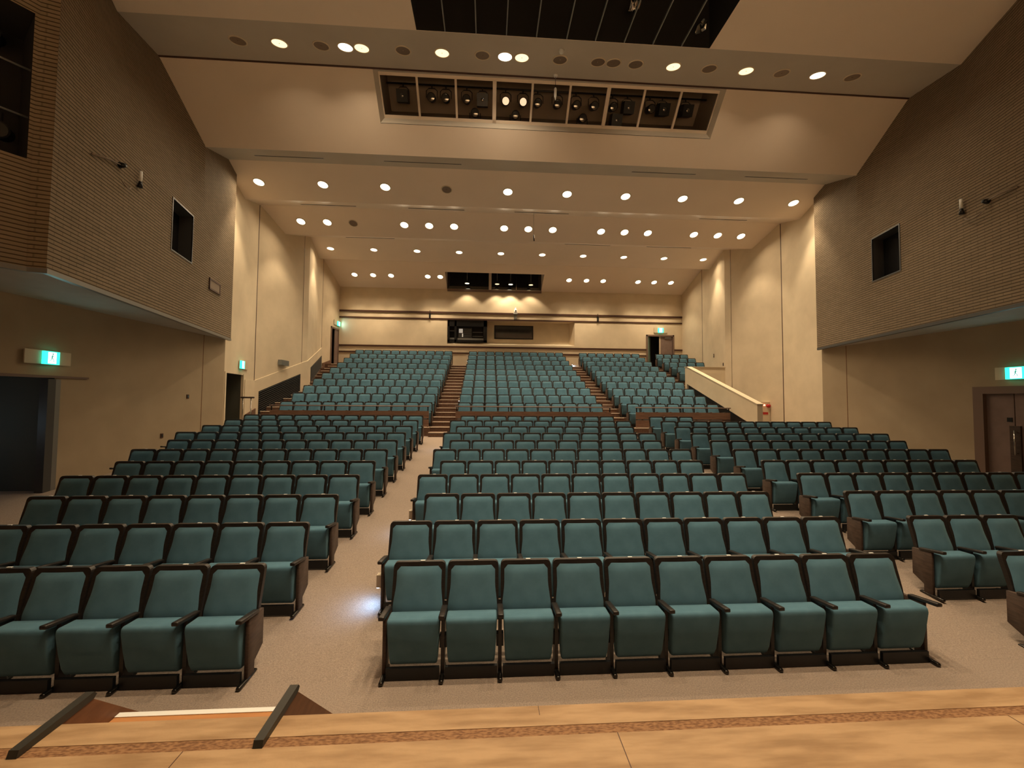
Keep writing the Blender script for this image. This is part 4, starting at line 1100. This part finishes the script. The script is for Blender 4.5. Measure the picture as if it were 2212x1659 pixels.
# ================================================================== stage steps (portable stair against the stage)
ss = thing('stage_steps', 'wooden steps with dark-capped side boards leading down from stage edge', 'steps', (-1.5, 2.2, 0))
for xi, xo, nm in ((-2.0, -2.035, 'L'), (-0.985, -1.02, 'R')):
    o = MB(); x = min(xi, xo)
    poly_ = [(x, 2.085, 0.955), (x, 2.235, 0.955), (x, 2.80, 0.40), (x, 3.20, 0.02), (x, 2.085, 0.02)]
    o.prism(poly_, (0.035, 0, 0), 'sidewood'); rel(o.build('side_board', ss), ss)
    o = MB(); x = x-0.003
    o.prism([(x, 1.895, ZS+0.001), (x, 1.905, 0.978), (x, 2.235, 0.990), (x, 2.25, 0.972), (x, 2.235, 0.956), (x, 2.085, ZS+0.001)], (0.042, 0, 0), 'capmetal'); rel(o.build('side_board_cap', ss), ss)
for ya, yb_, z in ((2.085, 2.385, 0.765), (2.385, 2.565, 0.51), (2.565, 2.76, 0.255)):
    o = MB(); o.box(-1.998, -1.022, ya, yb_, z-0.03, z, 'orangewood'); o.box(-1.998, -1.022, yb_-0.02, yb_-0.001, z-0.255 if z > 0.3 else 0.01, z-0.03, 'orangewood'); rel(o.build('tread', ss), ss)
    o = MB(); o.box(-1.998, -1.022, yb_-0.028, yb_+0.004, z-0.028, z+0.004, 'white'); rel(o.build('tread_nosing', ss), ss)

# ================================================================== small aisle lights
def aisle_light(loc, d, label, power=2.5):
    """d: +1 or -1 side along x the light faces"""
    t = thing('aisle_light', label, 'aisle light', loc)
    o = MB(); o.box(-0.03, 0.03, -0.04, 0.04, -0.07, 0.07, 'cream'); o.build('housing', t)
    o = MB(); o.box(min(0, d*0.028), max(0, d*0.028), -0.032, 0.032, -0.078, -0.071, 'aisle'); o.build('lamp_face', t)
    l = D.lights.new('aisle_glow', 'SPOT'); l.energy = power*3.2; l.color = (0.30, 0.56, 1.0); l.spot_size = math.radians(140); l.spot_blend = 0.9; l.shadow_soft_size = 0.03
    lo = D.objects.new('aisle_glow', l); C.objects.link(lo); lo.parent = t; lo.location = (d*0.06, 0, -0.09); lo.rotation_euler = (0, -d*0.5, 0)
AX = -1.153-0.0115-0.055
aisle_light((AX, rowY[1]-0.20, rowZ[1]+0.30), -1, 'small pale aisle lamp on second row centre seat end with bluish floor glow', 3.0)
aisle_light((AX, rowY[3]-0.20, rowZ[3]+0.30), -1, 'small pale aisle lamp on fourth row centre seat end', 1.5)
aisle_light((AX, rowY[9]-0.20, rowZ[9]+0.36), -1, 'small aisle lamp on tenth row centre seat end beside lowest steps', 1.5)
aisle_light((-1.215, upY[2]-0.20, upZ[2]+0.36), -1, 'small white aisle lamp halfway up the doorway-side stairs', 1.5)
aisle_light((-1.215, upY[9]-0.20, upZ[9]+0.36), -1, 'small aisle lamp at top of the doorway-side stairs', 1.0)
aisle_light((-1.153+10*PITCH+SW+0.0115+0.055, rowY[7]-0.2, rowZ[7]+0.30), 1, 'small aisle lamp on eighth row centre seat end, parapet side', 1.5)
aisle_light((5.35, YR-0.06, 4.85), 1, 'small lit lamp low on rear wall at top of parapet-side stairs', 2.0)
# pale bar lying along the last rows of the centre block
o = MB(); o.box(-1.30, 1.00, upY[9]-0.52, upY[9]-0.47, upZ[9]+0.60, upZ[9]+0.625, 'white')
for x in (-1.2, 0.9): o.box(x-0.01, x+0.01, upY[9]-0.505, upY[9]-0.485, upZ[9], upZ[9]+0.6, 'white')
tag(o.build('pale_table_top'), 'narrow pale ledge in front of last row of centre seats', 'ledge')

# house lamps over the first rows (above the top edge of the view)
for i, x in enumerate((0.2, 1.7, 3.2)):
    t = thing('house_lamp', 'recessed lamp in stage-side ceiling above the first rows, %s from doorway side' % ORD[i+1], 'ceiling light', (x, 2.3, 10.69), 0, 'lamps above the first rows')
    o = MB(); o.ring((0, 0, 0), (0, 0, -1), 0.16, 0.20, 0.015, 'cream', 20); o.build('trim_ring', t)
    o = MB(); o.disc((0, 0, -0.004), (0, 0, -1), 0.16, 'lamp', 20); o.build('lamp_face', t)
    t = thing('hanging_flood_lamp', 'black flood lamp hanging inside the dark ceiling opening, %s from doorway side' % ORD[i+1], 'lamp', (x, 4.8, 11.7), 0, 'flood lamps inside the ceiling opening')
    o = MB(); o.tube([(0, 0, 0), (0, 0, 0.22)], [0.13, 0.09], 'black', 16); o.tube([(0, 0, 0.2), (0, 0, 1.19)], 0.015, 'black', 6); o.build('housing', t)
    o = MB(); o.disc((0, 0, 0.01), (0, 0, -1), 0.125, 'lamp', 16); o.build('lamp_face', t)
